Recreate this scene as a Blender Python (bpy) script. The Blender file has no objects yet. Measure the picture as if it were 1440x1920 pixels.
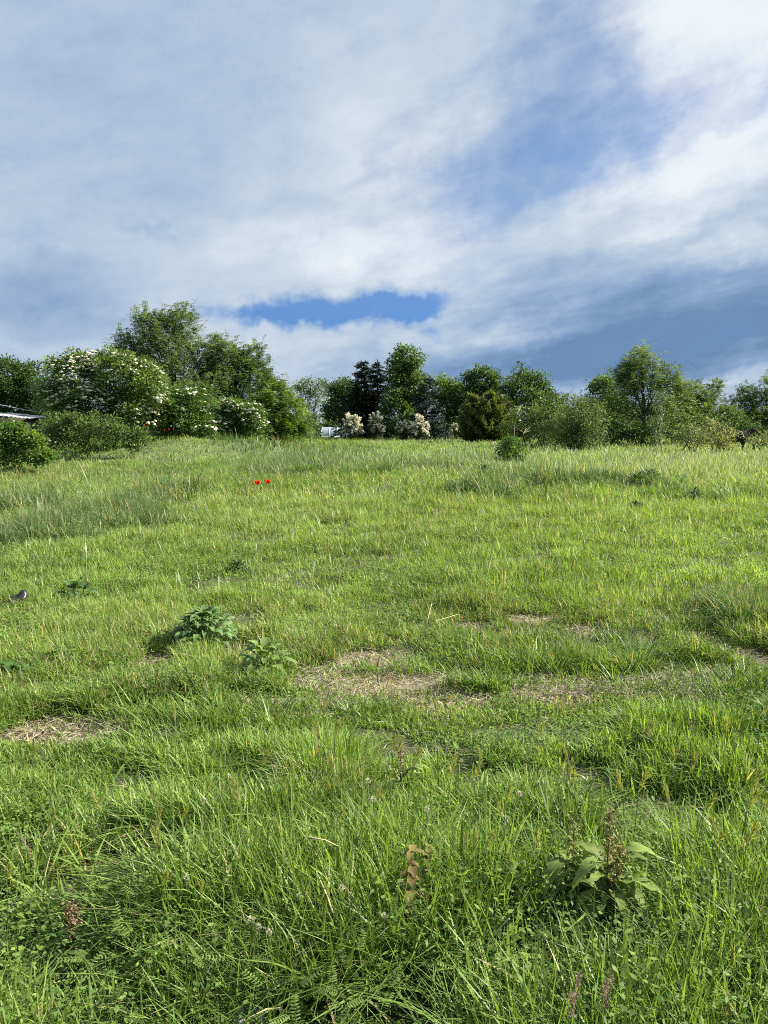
import bpy, math, random
import numpy as np
from mathutils import Vector
R = math.radians
sc = bpy.context.scene
C = sc.collection
rng = np.random.default_rng(11)
random.seed(5)

# ------------------------------------------------------------------ camera
CAM_H, FPX, W0, H0 = 1.45, 1450.0, 1440, 1920
PITCH = math.atan((960 - 795) / FPX)
cam = bpy.data.cameras.new('camera')
cam.sensor_fit = 'VERTICAL'; cam.sensor_height = 36; cam.sensor_width = 27
cam.lens = 36 * FPX / H0
cam.clip_start = 0.05; cam.clip_end = 4000
cam_o = bpy.data.objects.new('camera', cam); C.objects.link(cam_o)
cam_o.location = (0, 0, CAM_H); cam_o.rotation_euler = (R(90) - PITCH, 0, 0)
sc.camera = cam_o

# ------------------------------------------------------------------ light and exposure
SUN_EL, SUN_AZ = R(36), R(82)            # azimuth measured from the view axis (+y) towards +x
sun = bpy.data.lights.new('sun', 'SUN'); sun.energy = 5.0; sun.angle = R(0.53); sun.color = (1.0, 0.93, 0.80)
sun_o = bpy.data.objects.new('sun', sun); C.objects.link(sun_o)
sd = Vector((math.sin(SUN_AZ) * math.cos(SUN_EL), math.cos(SUN_AZ) * math.cos(SUN_EL), math.sin(SUN_EL)))
sun_o.rotation_euler = sd.to_track_quat('Z', 'Y').to_euler(); sun_o.location = (20, 5, 20)
sc.view_settings.view_transform = 'Standard'; sc.view_settings.look = 'None'
sc.view_settings.exposure = 1.5; sc.view_settings.gamma = 1; sc.view_settings.use_curve_mapping = False
sc.cycles.max_bounces = 6; sc.cycles.diffuse_bounces = 3; sc.cycles.glossy_bounces = 2
sc.cycles.transmission_bounces = 4; sc.cycles.transparent_max_bounces = 4
sc.cycles.caustics_reflective = False; sc.cycles.caustics_refractive = False
sc.cycles.use_denoising = False; sc.cycles.filter_width = 1.0

def srgb(r, g, b):
    f = lambda c: (c / 255 / 12.92) if c <= 10 else ((c / 255 + 0.055) / 1.055) ** 2.4
    return (f(r), f(g), f(b))

def pix_dir(px, py):
    d = np.array([px - 720.0, FPX * math.cos(PITCH) + (960 - py) * math.sin(PITCH), -FPX * math.sin(PITCH) + (960 - py) * math.cos(PITCH)])
    return d / np.linalg.norm(d)

def pix_ae(px, py):
    d = pix_dir(px, py); return math.atan2(d[0], d[1]), math.asin(d[2])

# ------------------------------------------------------------------ sky: Nishita air with drifting cloud layers
wd = bpy.data.worlds.new('World'); sc.world = wd; wd.use_nodes = True
nt = wd.node_tree; nt.nodes.clear()
def N(t, **k):
    n = nt.nodes.new(t)
    for a, b in k.items(): setattr(n, a, b)
    return n
def put(sock, v):
    if isinstance(v, bpy.types.NodeSocket): nt.links.new(v, sock)
    else: sock.default_value = v
def M(op, a, b=None, c=None, clamp=False):
    n = N('ShaderNodeMath', operation=op, use_clamp=clamp); put(n.inputs[0], a)
    if b is not None: put(n.inputs[1], b)
    if c is not None: put(n.inputs[2], c)
    return n.outputs[0]
tc = N('ShaderNodeTexCoord'); sep = N('ShaderNodeSeparateXYZ'); nt.links.new(tc.outputs['Generated'], sep.inputs[0])
dx, dy, dz = sep.outputs
az = M('ARCTAN2', dx, dy); el = M('ARCSINE', dz)
comb = N('ShaderNodeCombineXYZ'); put(comb.inputs[0], az); put(comb.inputs[1], el)
AE = comb.outputs[0]
def noise(vec, scale, detail=4, rough=0.55, rot=0, sx=1, sy=1, off=(0, 0, 0), out='Fac', lac=2.0):
    mp = N('ShaderNodeMapping', vector_type='POINT'); put(mp.inputs[0], vec)
    mp.inputs['Rotation'].default_value = (0, 0, rot); mp.inputs['Location'].default_value = off
    mp2 = N('ShaderNodeMapping', vector_type='POINT'); put(mp2.inputs[0], mp.outputs[0]); mp2.inputs['Scale'].default_value = (sx, sy, 1)
    n = N('ShaderNodeTexNoise', noise_dimensions='2D'); put(n.inputs['Vector'], mp2.outputs[0])
    n.inputs['Scale'].default_value = scale; n.inputs['Detail'].default_value = detail; n.inputs['Roughness'].default_value = rough; n.inputs['Lacunarity'].default_value = lac
    return n.outputs[out]
# warp the sky coordinates so that cloud edges come out ragged
wn = noise(AE, 7, 5, 0.6, out='Color')
vs = N('ShaderNodeVectorMath', operation='SUBTRACT'); put(vs.inputs[0], wn); vs.inputs[1].default_value = (0.5, 0.5, 0.5)
vm = N('ShaderNodeVectorMath', operation='MULTIPLY_ADD'); put(vm.inputs[0], vs.outputs[0]); vm.inputs[1].default_value = (0.20, 0.10, 0); put(vm.inputs[2], AE)
WAE = vm.outputs[0]
def blob(px, py, rx, ry, ang=0):
    mp = N('ShaderNodeMapping', vector_type='TEXTURE'); put(mp.inputs[0], WAE)
    a, e = pix_ae(px, py)
    mp.inputs['Location'].default_value = (a, e, 0); mp.inputs['Rotation'].default_value = (0, 0, R(ang)); mp.inputs['Scale'].default_value = (rx / FPX, ry / FPX, 1)
    g = N('ShaderNodeTexGradient', gradient_type='SPHERICAL'); nt.links.new(mp.outputs[0], g.inputs[0])
    return g.outputs['Fac']
def field(base, blobs):
    acc = base
    for (px, py, rx, ry, ang, w) in blobs:
        acc = M('MULTIPLY_ADD', blob(px, py, rx, ry, ang), w, acc)
    return acc
# cloud cover: holes are negative
streak = noise(AE, 5.0, 6, 0.6, rot=R(-24), sx=1.0, sy=3.6, off=(0.4, 0.7, 0))
puff = noise(AE, 13.0, 6, 0.62, rot=R(-12), sx=1.0, sy=2.0, off=(2.0, 1.0, 0))
cover = field(0.98, [
    (622, 589, 245, 46, 6, -1.55), (745, 573, 150, 22, 12, -0.8), (520, 602, 110, 22, 0, -0.6), (790, 612, 60, 14, 12, -0.8),
    (980, 290, 370, 210, 24, -0.62), (1080, 60, 220, 210, 50, -0.38), (1200, 235, 300, 80, 22, -0.45), (850, 340, 160, 130, 0, -0.3),
    (1420, 160, 160, 40, 25, -0.5),
    (200, 560, 380, 60, 0, -0.05), (520, 650, 200, 40, 0, 0.3)])
cover = M('MULTIPLY_ADD', M('SUBTRACT', streak, 0.5), 0.42, cover)
cover = M('MULTIPLY_ADD', M('SUBTRACT', puff, 0.5), 0.6, cover)
mr = N('ShaderNodeMapRange', interpolation_type='SMOOTHSTEP'); put(mr.inputs[0], cover); mr.inputs[1].default_value = -0.15; mr.inputs[2].default_value = 1.0
cover = mr.outputs[0]
# how bright the cloud is
shade = field(0.58, [
    (1330, 620, 580, 130, 8, -0.66), (1150, 690, 420, 60, 4, -0.22), (1000, 560, 330, 90, 12, -0.10), (900, 690, 360, 60, 0, -0.22), (1120, 500, 380, 40, 14, -0.10),
    (60, 560, 230, 80, 0, -0.32), (300, 440, 60, 22, -30, -0.14), (120, 130, 520, 260, 0, -0.10), (640, 400, 240, 40, -4, -0.12),
    (700, 320, 330, 260, 60, 0.26), (640, 480, 400, 90, 0, 0.24), (840, 400, 110, 60, 40, 0.22),
    (1340, 90, 300, 220, 25, 0.66), (1300, 330, 330, 110, 22, 0.30), (1310, 425, 150, 34, 14, 0.30), (1420, 470, 80, 40, 10, 0.25),
    (640, 650, 300, 40, 4, 0.12), (450, 690, 200, 50, 0, 0.16), (1060, 735, 200, 22, 4, 0.30), (1330, 720, 160, 20, 6, 0.26), (960, 620, 110, 30, -15, 0.22), (330, 620, 300, 100, 0, 0.14)])
shade = M('MULTIPLY_ADD', M('SUBTRACT', streak, 0.5), 0.17, shade)
band = noise(AE, 9.0, 6, 0.6, rot=R(-9), sx=1.0, sy=4.5, off=(1.3, 0.2, 0))
azm = N('ShaderNodeMapRange'); put(azm.inputs[0], az); azm.inputs[1].default_value = -0.25; azm.inputs[2].default_value = 0.15; azm.inputs[3].default_value = 0.25
lowm = N('ShaderNodeMapRange'); put(lowm.inputs[0], el); lowm.inputs[1].default_value = 0.34; lowm.inputs[2].default_value = 0.12
shade = M('MULTIPLY_ADD', M('MULTIPLY', M('SUBTRACT', band, 0.5), M('MULTIPLY', lowm.outputs[0], azm.outputs[0])), 0.7, shade)
billow = noise(WAE, 24.0, 5, 0.6, rot=R(-12), sx=1.0, sy=1.8, off=(5.0, 3.0, 0))
shade = M('MULTIPLY_ADD', M('SUBTRACT', billow, 0.5), 0.10, shade)
shade = M('MULTIPLY_ADD', M('SUBTRACT', puff, 0.5), 0.17, shade, clamp=True)
cr = N('ShaderNodeValToRGB'); put(cr.inputs[0], shade)
K = 10.0 / 2 ** sc.view_settings.exposure
cr.color_ramp.elements[0].position = 0.0; cr.color_ramp.elements[0].color = (*srgb(110, 142, 184), 1)
cr.color_ramp.elements[1].position = 1.0; cr.color_ramp.elements[1].color = (*srgb(238, 244, 248), 1)
for p, c in ((0.25, (138, 166, 202)), (0.5, (172, 194, 219)), (0.75, (204, 219, 233))):
    e = cr.color_ramp.elements.new(p); e.color = (*srgb(*c), 1)
cs = N('ShaderNodeVectorMath', operation='SCALE'); put(cs.inputs[0], cr.outputs[0]); cs.inputs['Scale'].default_value = K
sky = N('ShaderNodeTexSky', sky_type='NISHITA', sun_disc=False); sky.sun_elevation = SUN_EL; sky.sun_rotation = SUN_AZ
sky.air_density = 1.0; sky.dust_density = 0.3; sky.ozone_density = 2.5
hs = N('ShaderNodeHueSaturation'); put(hs.inputs['Color'], sky.outputs[0]); hs.inputs['Saturation'].default_value = 1.0; hs.inputs['Value'].default_value = 0.47 * 2 ** (1.25 - sc.view_settings.exposure)
lo = N('ShaderNodeMapRange'); put(lo.inputs[0], el); lo.inputs[1].default_value = 0.12; lo.inputs[2].default_value = 0.30
tn = N('ShaderNodeMix', data_type='RGBA'); put(tn.inputs['Factor'], lo.outputs[0]); tn.inputs['A'].default_value = (0.38, 0.62, 1.05, 1); tn.inputs['B'].default_value = (1.0, 1.06, 1.22, 1)
tm = N('ShaderNodeVectorMath', operation='MULTIPLY'); put(tm.inputs[0], hs.outputs[0]); put(tm.inputs[1], tn.outputs['Result'])
mx = N('ShaderNodeMix', data_type='RGBA'); put(mx.inputs['Factor'], cover); put(mx.inputs['A'], tm.outputs[0]); put(mx.inputs['B'], cs.outputs[0])
bg = N('ShaderNodeBackground'); put(bg.inputs[0], mx.outputs['Result']); bg.inputs[1].default_value = 0.1
ow = N('ShaderNodeOutputWorld'); nt.links.new(bg.outputs[0], ow.inputs[0])
wd.cycles.sampling_method = 'MANUAL'; wd.cycles.sample_map_resolution = 512

# ------------------------------------------------------------------ numeric helpers
def smooth(a, b, x):
    t = np.clip((x - a) / (b - a), 0, 1); return t * t * (3 - 2 * t)
_lat = np.random.default_rng(3).random((8, 128, 128))
def vnoise(x, y, s, seed=0):
    x = np.asarray(x, float) / s + 17.3 * seed; y = np.asarray(y, float) / s + 9.1 * seed
    xi = np.floor(x).astype(int); yi = np.floor(y).astype(int); fx = x - xi; fy = y - yi
    fx = fx * fx * (3 - 2 * fx); fy = fy * fy * (3 - 2 * fy); L = _lat[seed % 8]
    g = lambda i, j: L[(xi + i) % 128, (yi + j) % 128]
    return (g(0, 0) * (1 - fx) + g(1, 0) * fx) * (1 - fy) + (g(0, 1) * (1 - fx) + g(1, 1) * fx) * fy
def fbm(x, y, s, seed=0, o=3):
    a, t, r = 1.0, 0.0, 0.0
    for k in range(o):
        r = r + a * vnoise(x, y, s / 2 ** k, seed + k); t += a; a *= 0.5
    return r / t
def hfun(x, y):
    x = np.asarray(x, float); y = np.asarray(y, float)
    z = -0.38 * (1 - smooth(-7.2, -3.9, x + 0.02 * (y - 12))) * smooth(6.0, 9.5, y) * (1 - smooth(24, 32, y))
    z = z + 0.07 * (fbm(x, y, 4.0, 1) - 0.5) + 0.16 * (fbm(x, y, 13.0, 2) - 0.5) * smooth(4, 14, y)
    z = z + 0.22 * np.exp(-((x - 0.5) / 4.0) ** 2 - ((y - 19) / 5.0) ** 2)
    z = z + 0.80 * np.exp(-((x + 9.6) / 3.0) ** 2 - ((y - 36.5) / 3.2) ** 2) + 0.35 * np.exp(-((x + 5.5) / 3.0) ** 2 - ((y - 38) / 3.0) ** 2)
    z = z - 1.5 * smooth(76, 92, y)
    return z
def P(px, py, Y):
    d = pix_dir(px, py); return np.array([0, 0, CAM_H]) + d * (Y / d[1])
def G(px, py, z=0.0):
    d = pix_dir(px, py); t = (z - CAM_H) / d[2]; return np.array([0, 0, CAM_H]) + d * t

# ------------------------------------------------------------------ mesh helpers
class Geo:
    def __init__(s): s.V, s.F, s.K, s.n = [], [], [], 0
    def add(s, V, F, col):
        V = np.asarray(V, float).reshape(-1, 3); F = np.asarray(F, int).reshape(-1, 4)
        col = np.asarray(col, float)
        if col.ndim == 1: col = np.broadcast_to(col, (len(V), 3))
        s.V.append(V); s.F.append(F + s.n); s.K.append(col); s.n += len(V)
    def build(s, name, mat, parent=None, loc=(0, 0, 0), smooth_shade=False):
        V = np.concatenate(s.V) - np.asarray(loc, float); F = np.concatenate(s.F).astype(np.int32); K = np.concatenate(s.K)
        me = bpy.data.meshes.new(name)
        me.vertices.add(len(V)); me.vertices.foreach_set('co', V.astype(np.float32).ravel())
        tri = F[:, 3] == F[:, 2]
        nl = np.where(tri, 3, 4); st = np.concatenate([[0], np.cumsum(nl)[:-1]])
        keep = np.ones(F.shape, bool); keep[:, 3] = ~tri
        loops = F[keep]
        me.loops.add(len(loops)); me.loops.foreach_set('vertex_index', loops.astype(np.int32))
        me.polygons.add(len(F)); me.polygons.foreach_set('loop_start', st.astype(np.int32)); me.polygons.foreach_set('loop_total', nl.astype(np.int32))
        if smooth_shade: me.polygons.foreach_set('use_smooth', np.ones(len(F), bool))
        at = me.color_attributes.new('tint', 'FLOAT_COLOR', 'POINT')
        at.data.foreach_set('color', np.concatenate([np.clip(K, 0, 1), np.ones((len(K), 1))], 1).astype(np.float32).ravel())
        me.update(calc_edges=True)
        if mat: me.materials.append(mat)
        o = bpy.data.objects.new(name, me); C.objects.link(o)
        if parent is not None: o.parent = parent
        else: o.location = tuple(loc)
        return o

def empty(name, loc, label, cat, group=None):
    o = bpy.data.objects.new(name, None); C.objects.link(o); o.location = tuple(float(v) for v in loc); o.empty_display_size = 0.2
    return tag(o, label, cat, group)
def tag(o, label, cat, group=None, kind=None):
    if label: o['label'] = label
    if cat: o['category'] = cat
    if group: o['group'] = group
    if kind: o['kind'] = kind
    return o
def dup(root, loc, rotz, label=None, scale=1.0):
    r = root.copy(); C.objects.link(r); r.location = tuple(float(v) for v in loc); r.rotation_euler = (0, 0, rotz); r.scale = (scale,) * 3
    if label: r['label'] = label
    for ch in list(root.children):
        c = ch.copy(); C.objects.link(c); c.parent = r
        for g in list(ch.children):
            d = g.copy(); C.objects.link(d); d.parent = c
    return r

def unit(v): return v / (np.linalg.norm(v, axis=-1, keepdims=True) + 1e-9)

def tube(geo, pts, rad, col, sides=6):
    pts = np.asarray(pts, float); n = len(pts); rad = np.broadcast_to(np.asarray(rad, float), (n,))
    t = unit(np.gradient(pts, axis=0)); ref = np.where(np.abs(t[:, 2:3]) < 0.9, np.array([[0, 0, 1.0]]), np.array([[1.0, 0, 0]]))
    a = unit(np.cross(t, ref)); b = np.cross(t, a); th = np.linspace(0, 2 * np.pi, sides, endpoint=False)
    V = pts[:, None] + rad[:, None, None] * (np.cos(th)[None, :, None] * a[:, None] + np.sin(th)[None, :, None] * b[:, None])
    i = np.arange(n - 1)[:, None] * sides; j = np.arange(sides)[None]; j2 = (j + 1) % sides
    F = np.stack([i + j, i + j2, i + sides + j2, i + sides + j], -1).reshape(-1, 4)
    geo.add(V.reshape(-1, 3), F, col)
    c0 = np.arange(sides) + (n - 1) * sides
    for k in range(1, sides - 1, 2):
        q = [c0[0], c0[k], c0[k + 1], c0[min(k + 2, sides - 1)]]
        geo.F.append(np.array([q]) + geo.n - n * sides)

def cards(geo, pos, direc, nrm, L, Wd, col, notch=0.45):
    """leaf-shaped faces: base, side, tip, side"""
    direc = unit(direc); side = unit(np.cross(direc, nrm)); L = np.asarray(L)[:, None]; Wd = np.asarray(Wd)[:, None]
    V = np.stack([pos, pos + direc * L * notch + side * Wd * 0.5, pos + direc * L, pos + direc * L * notch - side * Wd * 0.5], 1)
    n = len(pos)
    geo.add(V.reshape(-1, 3), np.arange(4 * n).reshape(-1, 4), np.repeat(col, 4, axis=0))

def blade_leaf(geo, base, direc, up, L, Wd, bend=0.5, fold=0.25, wave=0.0, col=(0.05, 0.1, 0.02), seg=7, prof=None, jit=0.1, r=random):
    """one broad leaf with a midrib fold, bending towards the ground along its length"""
    d = unit(np.asarray(direc, float)); u = np.asarray(up, float); s = unit(np.cross(d, u)); u = np.cross(s, d)
    rows = []
    for k in range(seg + 1):
        t = k / seg
        ang = bend * t
        c = np.asarray(base) + L * t * (d * math.cos(ang * 0.6) - u * math.sin(ang * 0.6) * t ** 0.3)
        w = Wd * 0.5 * (prof(t) if prof else math.sin(math.pi * min(1, 0.06 + 0.94 * t) ** 0.8) ** 0.75 + 0.02)
        wv = wave * Wd * math.sin(t * 17 + L * 90)
        rows += [c - s * w + u * (fold * w + wv), c, c + s * w + u * (fold * w - wv)]
    F = []
    for k in range(seg):
        a = 3 * k; F += [[a, a + 1, a + 4, a + 3], [a + 1, a + 2, a + 5, a + 4]]
    col = np.asarray(col) * (1 + jit * (r.random() - 0.5) * 2)
    geo.add(np.array(rows), F, col)

# ------------------------------------------------------------------ materials
def mat_new(name):
    m = bpy.data.materials.new(name); m.use_nodes = True; n = m.node_tree; n.nodes.clear(); return m, n
def leaf_mat(name, trans=0.35, rough=0.5, spec=0.3, tint=(1.25, 1.25, 0.6), var=0.25, vscale=30):
    m, n = mat_new(name); ns, ln = n.nodes, n.links
    at = ns.new('ShaderNodeAttribute'); at.attribute_name = 'tint'
    tcn = ns.new('ShaderNodeTexCoord'); no = ns.new('ShaderNodeTexNoise'); no.inputs['Scale'].default_value = vscale; no.inputs['Detail'].default_value = 1
    ln.new(tcn.outputs['Object'], no.inputs['Vector'])
    mr = ns.new('ShaderNodeMapRange'); mr.inputs[3].default_value = 1 - var; mr.inputs[4].default_value = 1 + var; mr.inputs[1].default_value = 0.3; mr.inputs[2].default_value = 0.7
    ln.new(no.outputs['Fac'], mr.inputs[0])
    sm = ns.new('ShaderNodeVectorMath'); sm.operation = 'SCALE'; ln.new(at.outputs['Color'], sm.inputs[0]); ln.new(mr.outputs[0], sm.inputs['Scale'])
    pb = ns.new('ShaderNodeBsdfPrincipled'); ln.new(sm.outputs[0], pb.inputs['Base Color']); pb.inputs['Roughness'].default_value = rough; pb.inputs['Specular IOR Level'].default_value = spec
    out = ns.new('ShaderNodeOutputMaterial')
    if trans > 0:
        tr = ns.new('ShaderNodeBsdfTranslucent'); mu = ns.new('ShaderNodeVectorMath'); mu.operation = 'MULTIPLY'; mu.inputs[1].default_value = tint
        ln.new(sm.outputs[0], mu.inputs[0]); ln.new(mu.outputs[0], tr.inputs['Color'])
        mi = ns.new('ShaderNodeMixShader'); mi.inputs[0].default_value = trans; ln.new(pb.outputs[0], mi.inputs[1]); ln.new(tr.outputs[0], mi.inputs[2]); ln.new(mi.outputs[0], out.inputs[0])
    else: ln.new(pb.outputs[0], out.inputs[0])
    return m
M_GRASS = leaf_mat('grass_blades', 0.42, 0.45, 0.28, (1.3, 1.3, 0.55), 0.12, 3)
M_LEAF = leaf_mat('tree_leaves', 0.42, 0.5, 0.3)
M_NEEDLE = leaf_mat('conifer_needles', 0.08, 0.6, 0.2, (1, 1, 0.8))
M_PLANT = leaf_mat('broad_leaves', 0.32, 0.6, 0.18, (1.3, 1.3, 0.5), 0.15, 60)
M_PETAL = leaf_mat('petals', 0.35, 0.6, 0.2, (1, 1, 1), 0.1, 40)
M_DRY = leaf_mat('dry_stalks', 0.1, 0.7, 0.2, (1, 0.9, 0.7), 0.25, 40)
M_SOLID = leaf_mat('plain_surfaces', 0, 0.6, 0.3, var=0.12, vscale=8)
def bark_mat():
    m, n = mat_new('bark'); ns, ln = n.nodes, n.links
    at = ns.new('ShaderNodeAttribute'); at.attribute_name = 'tint'
    tcn = ns.new('ShaderNodeTexCoord'); mp = ns.new('ShaderNodeMapping'); mp.inputs['Scale'].default_value = (14, 14, 3); ln.new(tcn.outputs['Object'], mp.inputs[0])
    no = ns.new('ShaderNodeTexNoise'); no.inputs['Scale'].default_value = 1.5; no.inputs['Detail'].default_value = 5; ln.new(mp.outputs[0], no.inputs['Vector'])
    mr = ns.new('ShaderNodeMapRange'); mr.inputs[3].default_value = 0.4; mr.inputs[4].default_value = 1.6; ln.new(no.outputs['Fac'], mr.inputs[0])
    sm = ns.new('ShaderNodeVectorMath'); sm.operation = 'SCALE'; ln.new(at.outputs['Color'], sm.inputs[0]); ln.new(mr.outputs[0], sm.inputs['Scale'])
    pb = ns.new('ShaderNodeBsdfPrincipled'); ln.new(sm.outputs[0], pb.inputs['Base Color']); pb.inputs['Roughness'].default_value = 0.9
    bp = ns.new('ShaderNodeBump'); bp.inputs['Strength'].default_value = 0.6; ln.new(no.outputs['Fac'], bp.inputs['Height']); ln.new(bp.outputs[0], pb.inputs['Normal'])
    out = ns.new('ShaderNodeOutputMaterial'); ln.new(pb.outputs[0], out.inputs[0]); return m
M_BARK = bark_mat()
def ground_mat():
    m, n = mat_new('meadow_soil'); ns, ln = n.nodes, n.links
    at = ns.new('ShaderNodeAttribute'); at.attribute_name = 'tint'
    tcn = ns.new('ShaderNodeTexCoord')
    no = ns.new('ShaderNodeTexNoise'); no.inputs['Scale'].default_value = 9; no.inputs['Detail'].default_value = 8; no.inputs['Roughness'].default_value = 0.7; ln.new(tcn.outputs['Object'], no.inputs['Vector'])
    n2 = ns.new('ShaderNodeTexNoise'); n2.inputs['Scale'].default_value = 0.35; n2.inputs['Detail'].default_value = 4; ln.new(tcn.outputs['Object'], n2.inputs['Vector'])
    a = ns.new('ShaderNodeMapRange'); a.inputs[1].default_value = 0.3; a.inputs[2].default_value = 0.7; a.inputs[3].default_value = 0.5; a.inputs[4].default_value = 1.5; ln.new(no.outputs['Fac'], a.inputs[0])
    b = ns.new('ShaderNodeMapRange'); b.inputs[1].default_value = 0.3; b.inputs[2].default_value = 0.7; b.inputs[3].default_value = 0.8; b.inputs[4].default_value = 1.2; ln.new(n2.outputs['Fac'], b.inputs[0])
    mm = ns.new('ShaderNodeMath'); mm.operation = 'MULTIPLY'; ln.new(a.outputs[0], mm.inputs[0]); ln.new(b.outputs[0], mm.inputs[1])
    sm = ns.new('ShaderNodeVectorMath'); sm.operation = 'SCALE'; ln.new(at.outputs['Color'], sm.inputs[0]); ln.new(mm.outputs[0], sm.inputs['Scale'])
    pb = ns.new('ShaderNodeBsdfPrincipled'); ln.new(sm.outputs[0], pb.inputs['Base Color']); pb.inputs['Roughness'].default_value = 0.95
    bp = ns.new('ShaderNodeBump'); bp.inputs['Strength'].default_value = 0.8; bp.inputs['Distance'].default_value = 0.03; ln.new(no.outputs['Fac'], bp.inputs['Height']); ln.new(bp.outputs[0], pb.inputs['Normal'])
    out = ns.new('ShaderNodeOutputMaterial'); ln.new(pb.outputs[0], out.inputs[0]); return m

# ------------------------------------------------------------------ where the meadow is bare, tall, blue-green, pale ...
def gblob(x, y, px, py, rpx, rpy):
    c = G(px, py); a = G(px + rpx, py); b0 = G(px, py - rpy); b1 = G(px, py + rpy)
    rx = abs(a[0] - c[0]); ry = abs(b0[1] - b1[1]) / 2
    out = np.zeros(np.shape(x)); k = ((x - c[0]) / rx) ** 2 + ((y - c[1]) / ry) ** 2 < 5.0
    if not k.any(): return out
    x = x[k]; y = y[k]
    wx = (fbm(x, y, max(rx, .3) * 0.9, 4) - 0.5) * rx * 1.1; wy = (fbm(x, y, max(ry, .2) * 1.2, 6) - 0.5) * ry * 1.1
    q = ((x - c[0] + wx) / rx) ** 2 + ((y - c[1] + wy) / ry) ** 2
    out[k] = 1 - smooth(0.25, 1.45, q); return out
BARE = [(150, 1354, 140, 27), (760, 1288, 165, 44), (640, 1262, 100, 18), (1040, 1292, 85, 22), (1230, 1278, 130, 22), (1105, 1190, 42, 13), (1205, 1202, 38, 16),
        (1310, 1192, 50, 10), (550, 1318, 140, 22), (330, 1340, 90, 10), (720, 1225, 80, 14), (880, 1170, 40, 6), (1000, 1158, 50, 6), (960, 1270, 60, 12), (1330, 1262, 90, 16), (1420, 1235, 50, 14), (60, 1365, 70, 18), (300, 1330, 90, 14), (300, 1228, 40, 10), (460, 1250, 30, 8)]
def bare(x, y):
    b = np.zeros_like(x)
    for a in BARE: b = np.maximum(b, gblob(x, y, a[0], a[1], a[2] * 1.15, a[3] * 1.4))
    return b
BLUE = [(90, 985, 210, 45), (250, 960, 100, 35), (40, 915, 120, 18), (300, 935, 70, 22), (620, 872, 170, 22), (780, 882, 130, 16), (560, 850, 150, 14), (930, 935, 60, 14), (1040, 912, 110, 12), (1400, 1160, 80, 40), (900, 865, 90, 10), (1200, 915, 60, 12)]
def bluez(x, y):
    b = np.zeros_like(x)
    for a in BLUE: b = np.maximum(b, gblob(x, y, *a))
    return b
def meadow(x, y):
    """height, density factor, blue share, straw share, pale share"""
    n1 = fbm(x, y, 0.9, 1); n2 = fbm(x, y, 3.5, 2); n3 = fbm(x, y, 9, 5)
    n0 = fbm(x, y, 0.28, 3)
    H = (0.215 + 0.05 * smooth(-0.8, 0.8, x)) * (1 - smooth(2.3, 3.1, y + 0.10 * x))   # lush strip by the path's near side
    H = np.maximum(H, 0.115 + 0.07 * smooth(9, 13, y))
    H = np.maximum(H, 0.27 * smooth(15, 22, y) * (1 - 0.65 * (1 - smooth(-6.5, -4, x)) * (1 - smooth(30, 40, y))))
    bl = bluez(x, y); H = np.maximum(H, (0.26 + 0.14 * smooth(9, 14, y)) * bl)
    ba = bare(x, y)
    fr = np.maximum(bare(x, y + 0.2), bare(x, y + 0.42)); H = H * (1 - 0.80 * fr) * (0.55 + 0.9 * n1) * (0.75 + 0.5 * n2) * (0.3 + 1.4 * n0) * (1 - 0.6 * ba)
    H = np.maximum(H, 0.045); H = np.where(y < 6, np.minimum(H, 0.25), H)
    D = np.clip(np.where(y < 3.6, -0.38, 0.05) + 0.9 * n1 + np.where(y < 3.6, 2.3, 1.5) * (n0 - 0.35), 0.03, 1) * (1 - (0.48 + 0.50 * smooth(0.28, 0.55, n0)) * smooth(0.15, 0.8, ba))
    st = np.clip(0.10 + 0.5 * (n3 - 0.45) + 0.5 * np.clip(n0 - 0.5, 0, 1) + 0.30 * smooth(3.5, 4.2, y) * (1 - smooth(5.5, 7, y)), 0, 1) + 0.3 * ba
    st = st + 0.35 * gblob(x, y, 190, 1640, 170, 70) + 0.2 * gblob(x, y, 620, 1500, 200, 40)
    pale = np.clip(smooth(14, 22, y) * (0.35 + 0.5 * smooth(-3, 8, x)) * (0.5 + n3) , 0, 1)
    return H, D, bl, st, pale

# ------------------------------------------------------------------ ground
t = np.linspace(-1, 1, 361); gx = 900 * np.sinh(6.0 * t) / np.sinh(6.0)
t2 = np.linspace(-0.55, 1, 420); gy = 1500 * np.sinh(6.6 * t2) / np.sinh(6.6) + 4
XX, YY = np.meshgrid(gx, gy)
ZZ = hfun(XX, YY); ZZ = ZZ - 0.03 * bare(XX, YY)
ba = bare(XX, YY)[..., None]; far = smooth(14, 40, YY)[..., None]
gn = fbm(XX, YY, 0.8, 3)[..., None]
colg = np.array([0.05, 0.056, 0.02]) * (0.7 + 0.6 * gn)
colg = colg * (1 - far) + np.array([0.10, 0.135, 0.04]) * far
sp = np.clip((fbm(XX, YY, 0.35, 5) - 0.35) * 4, 0, 1)[..., None]
colg = colg * (1 - ba) + (np.array([0.22, 0.18, 0.13]) * sp + np.array([0.085, 0.065, 0.045]) * (1 - sp)) * ba
gg = Geo(); nx, ny = len(gx), len(gy)
ii = (np.arange(ny - 1)[:, None] * nx + np.arange(nx - 1)[None])
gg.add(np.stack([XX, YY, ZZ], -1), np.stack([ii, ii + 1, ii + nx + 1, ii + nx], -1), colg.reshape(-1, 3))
tag(gg.build('ground', ground_mat(), smooth_shade=True), None, None, kind='structure')

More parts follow.
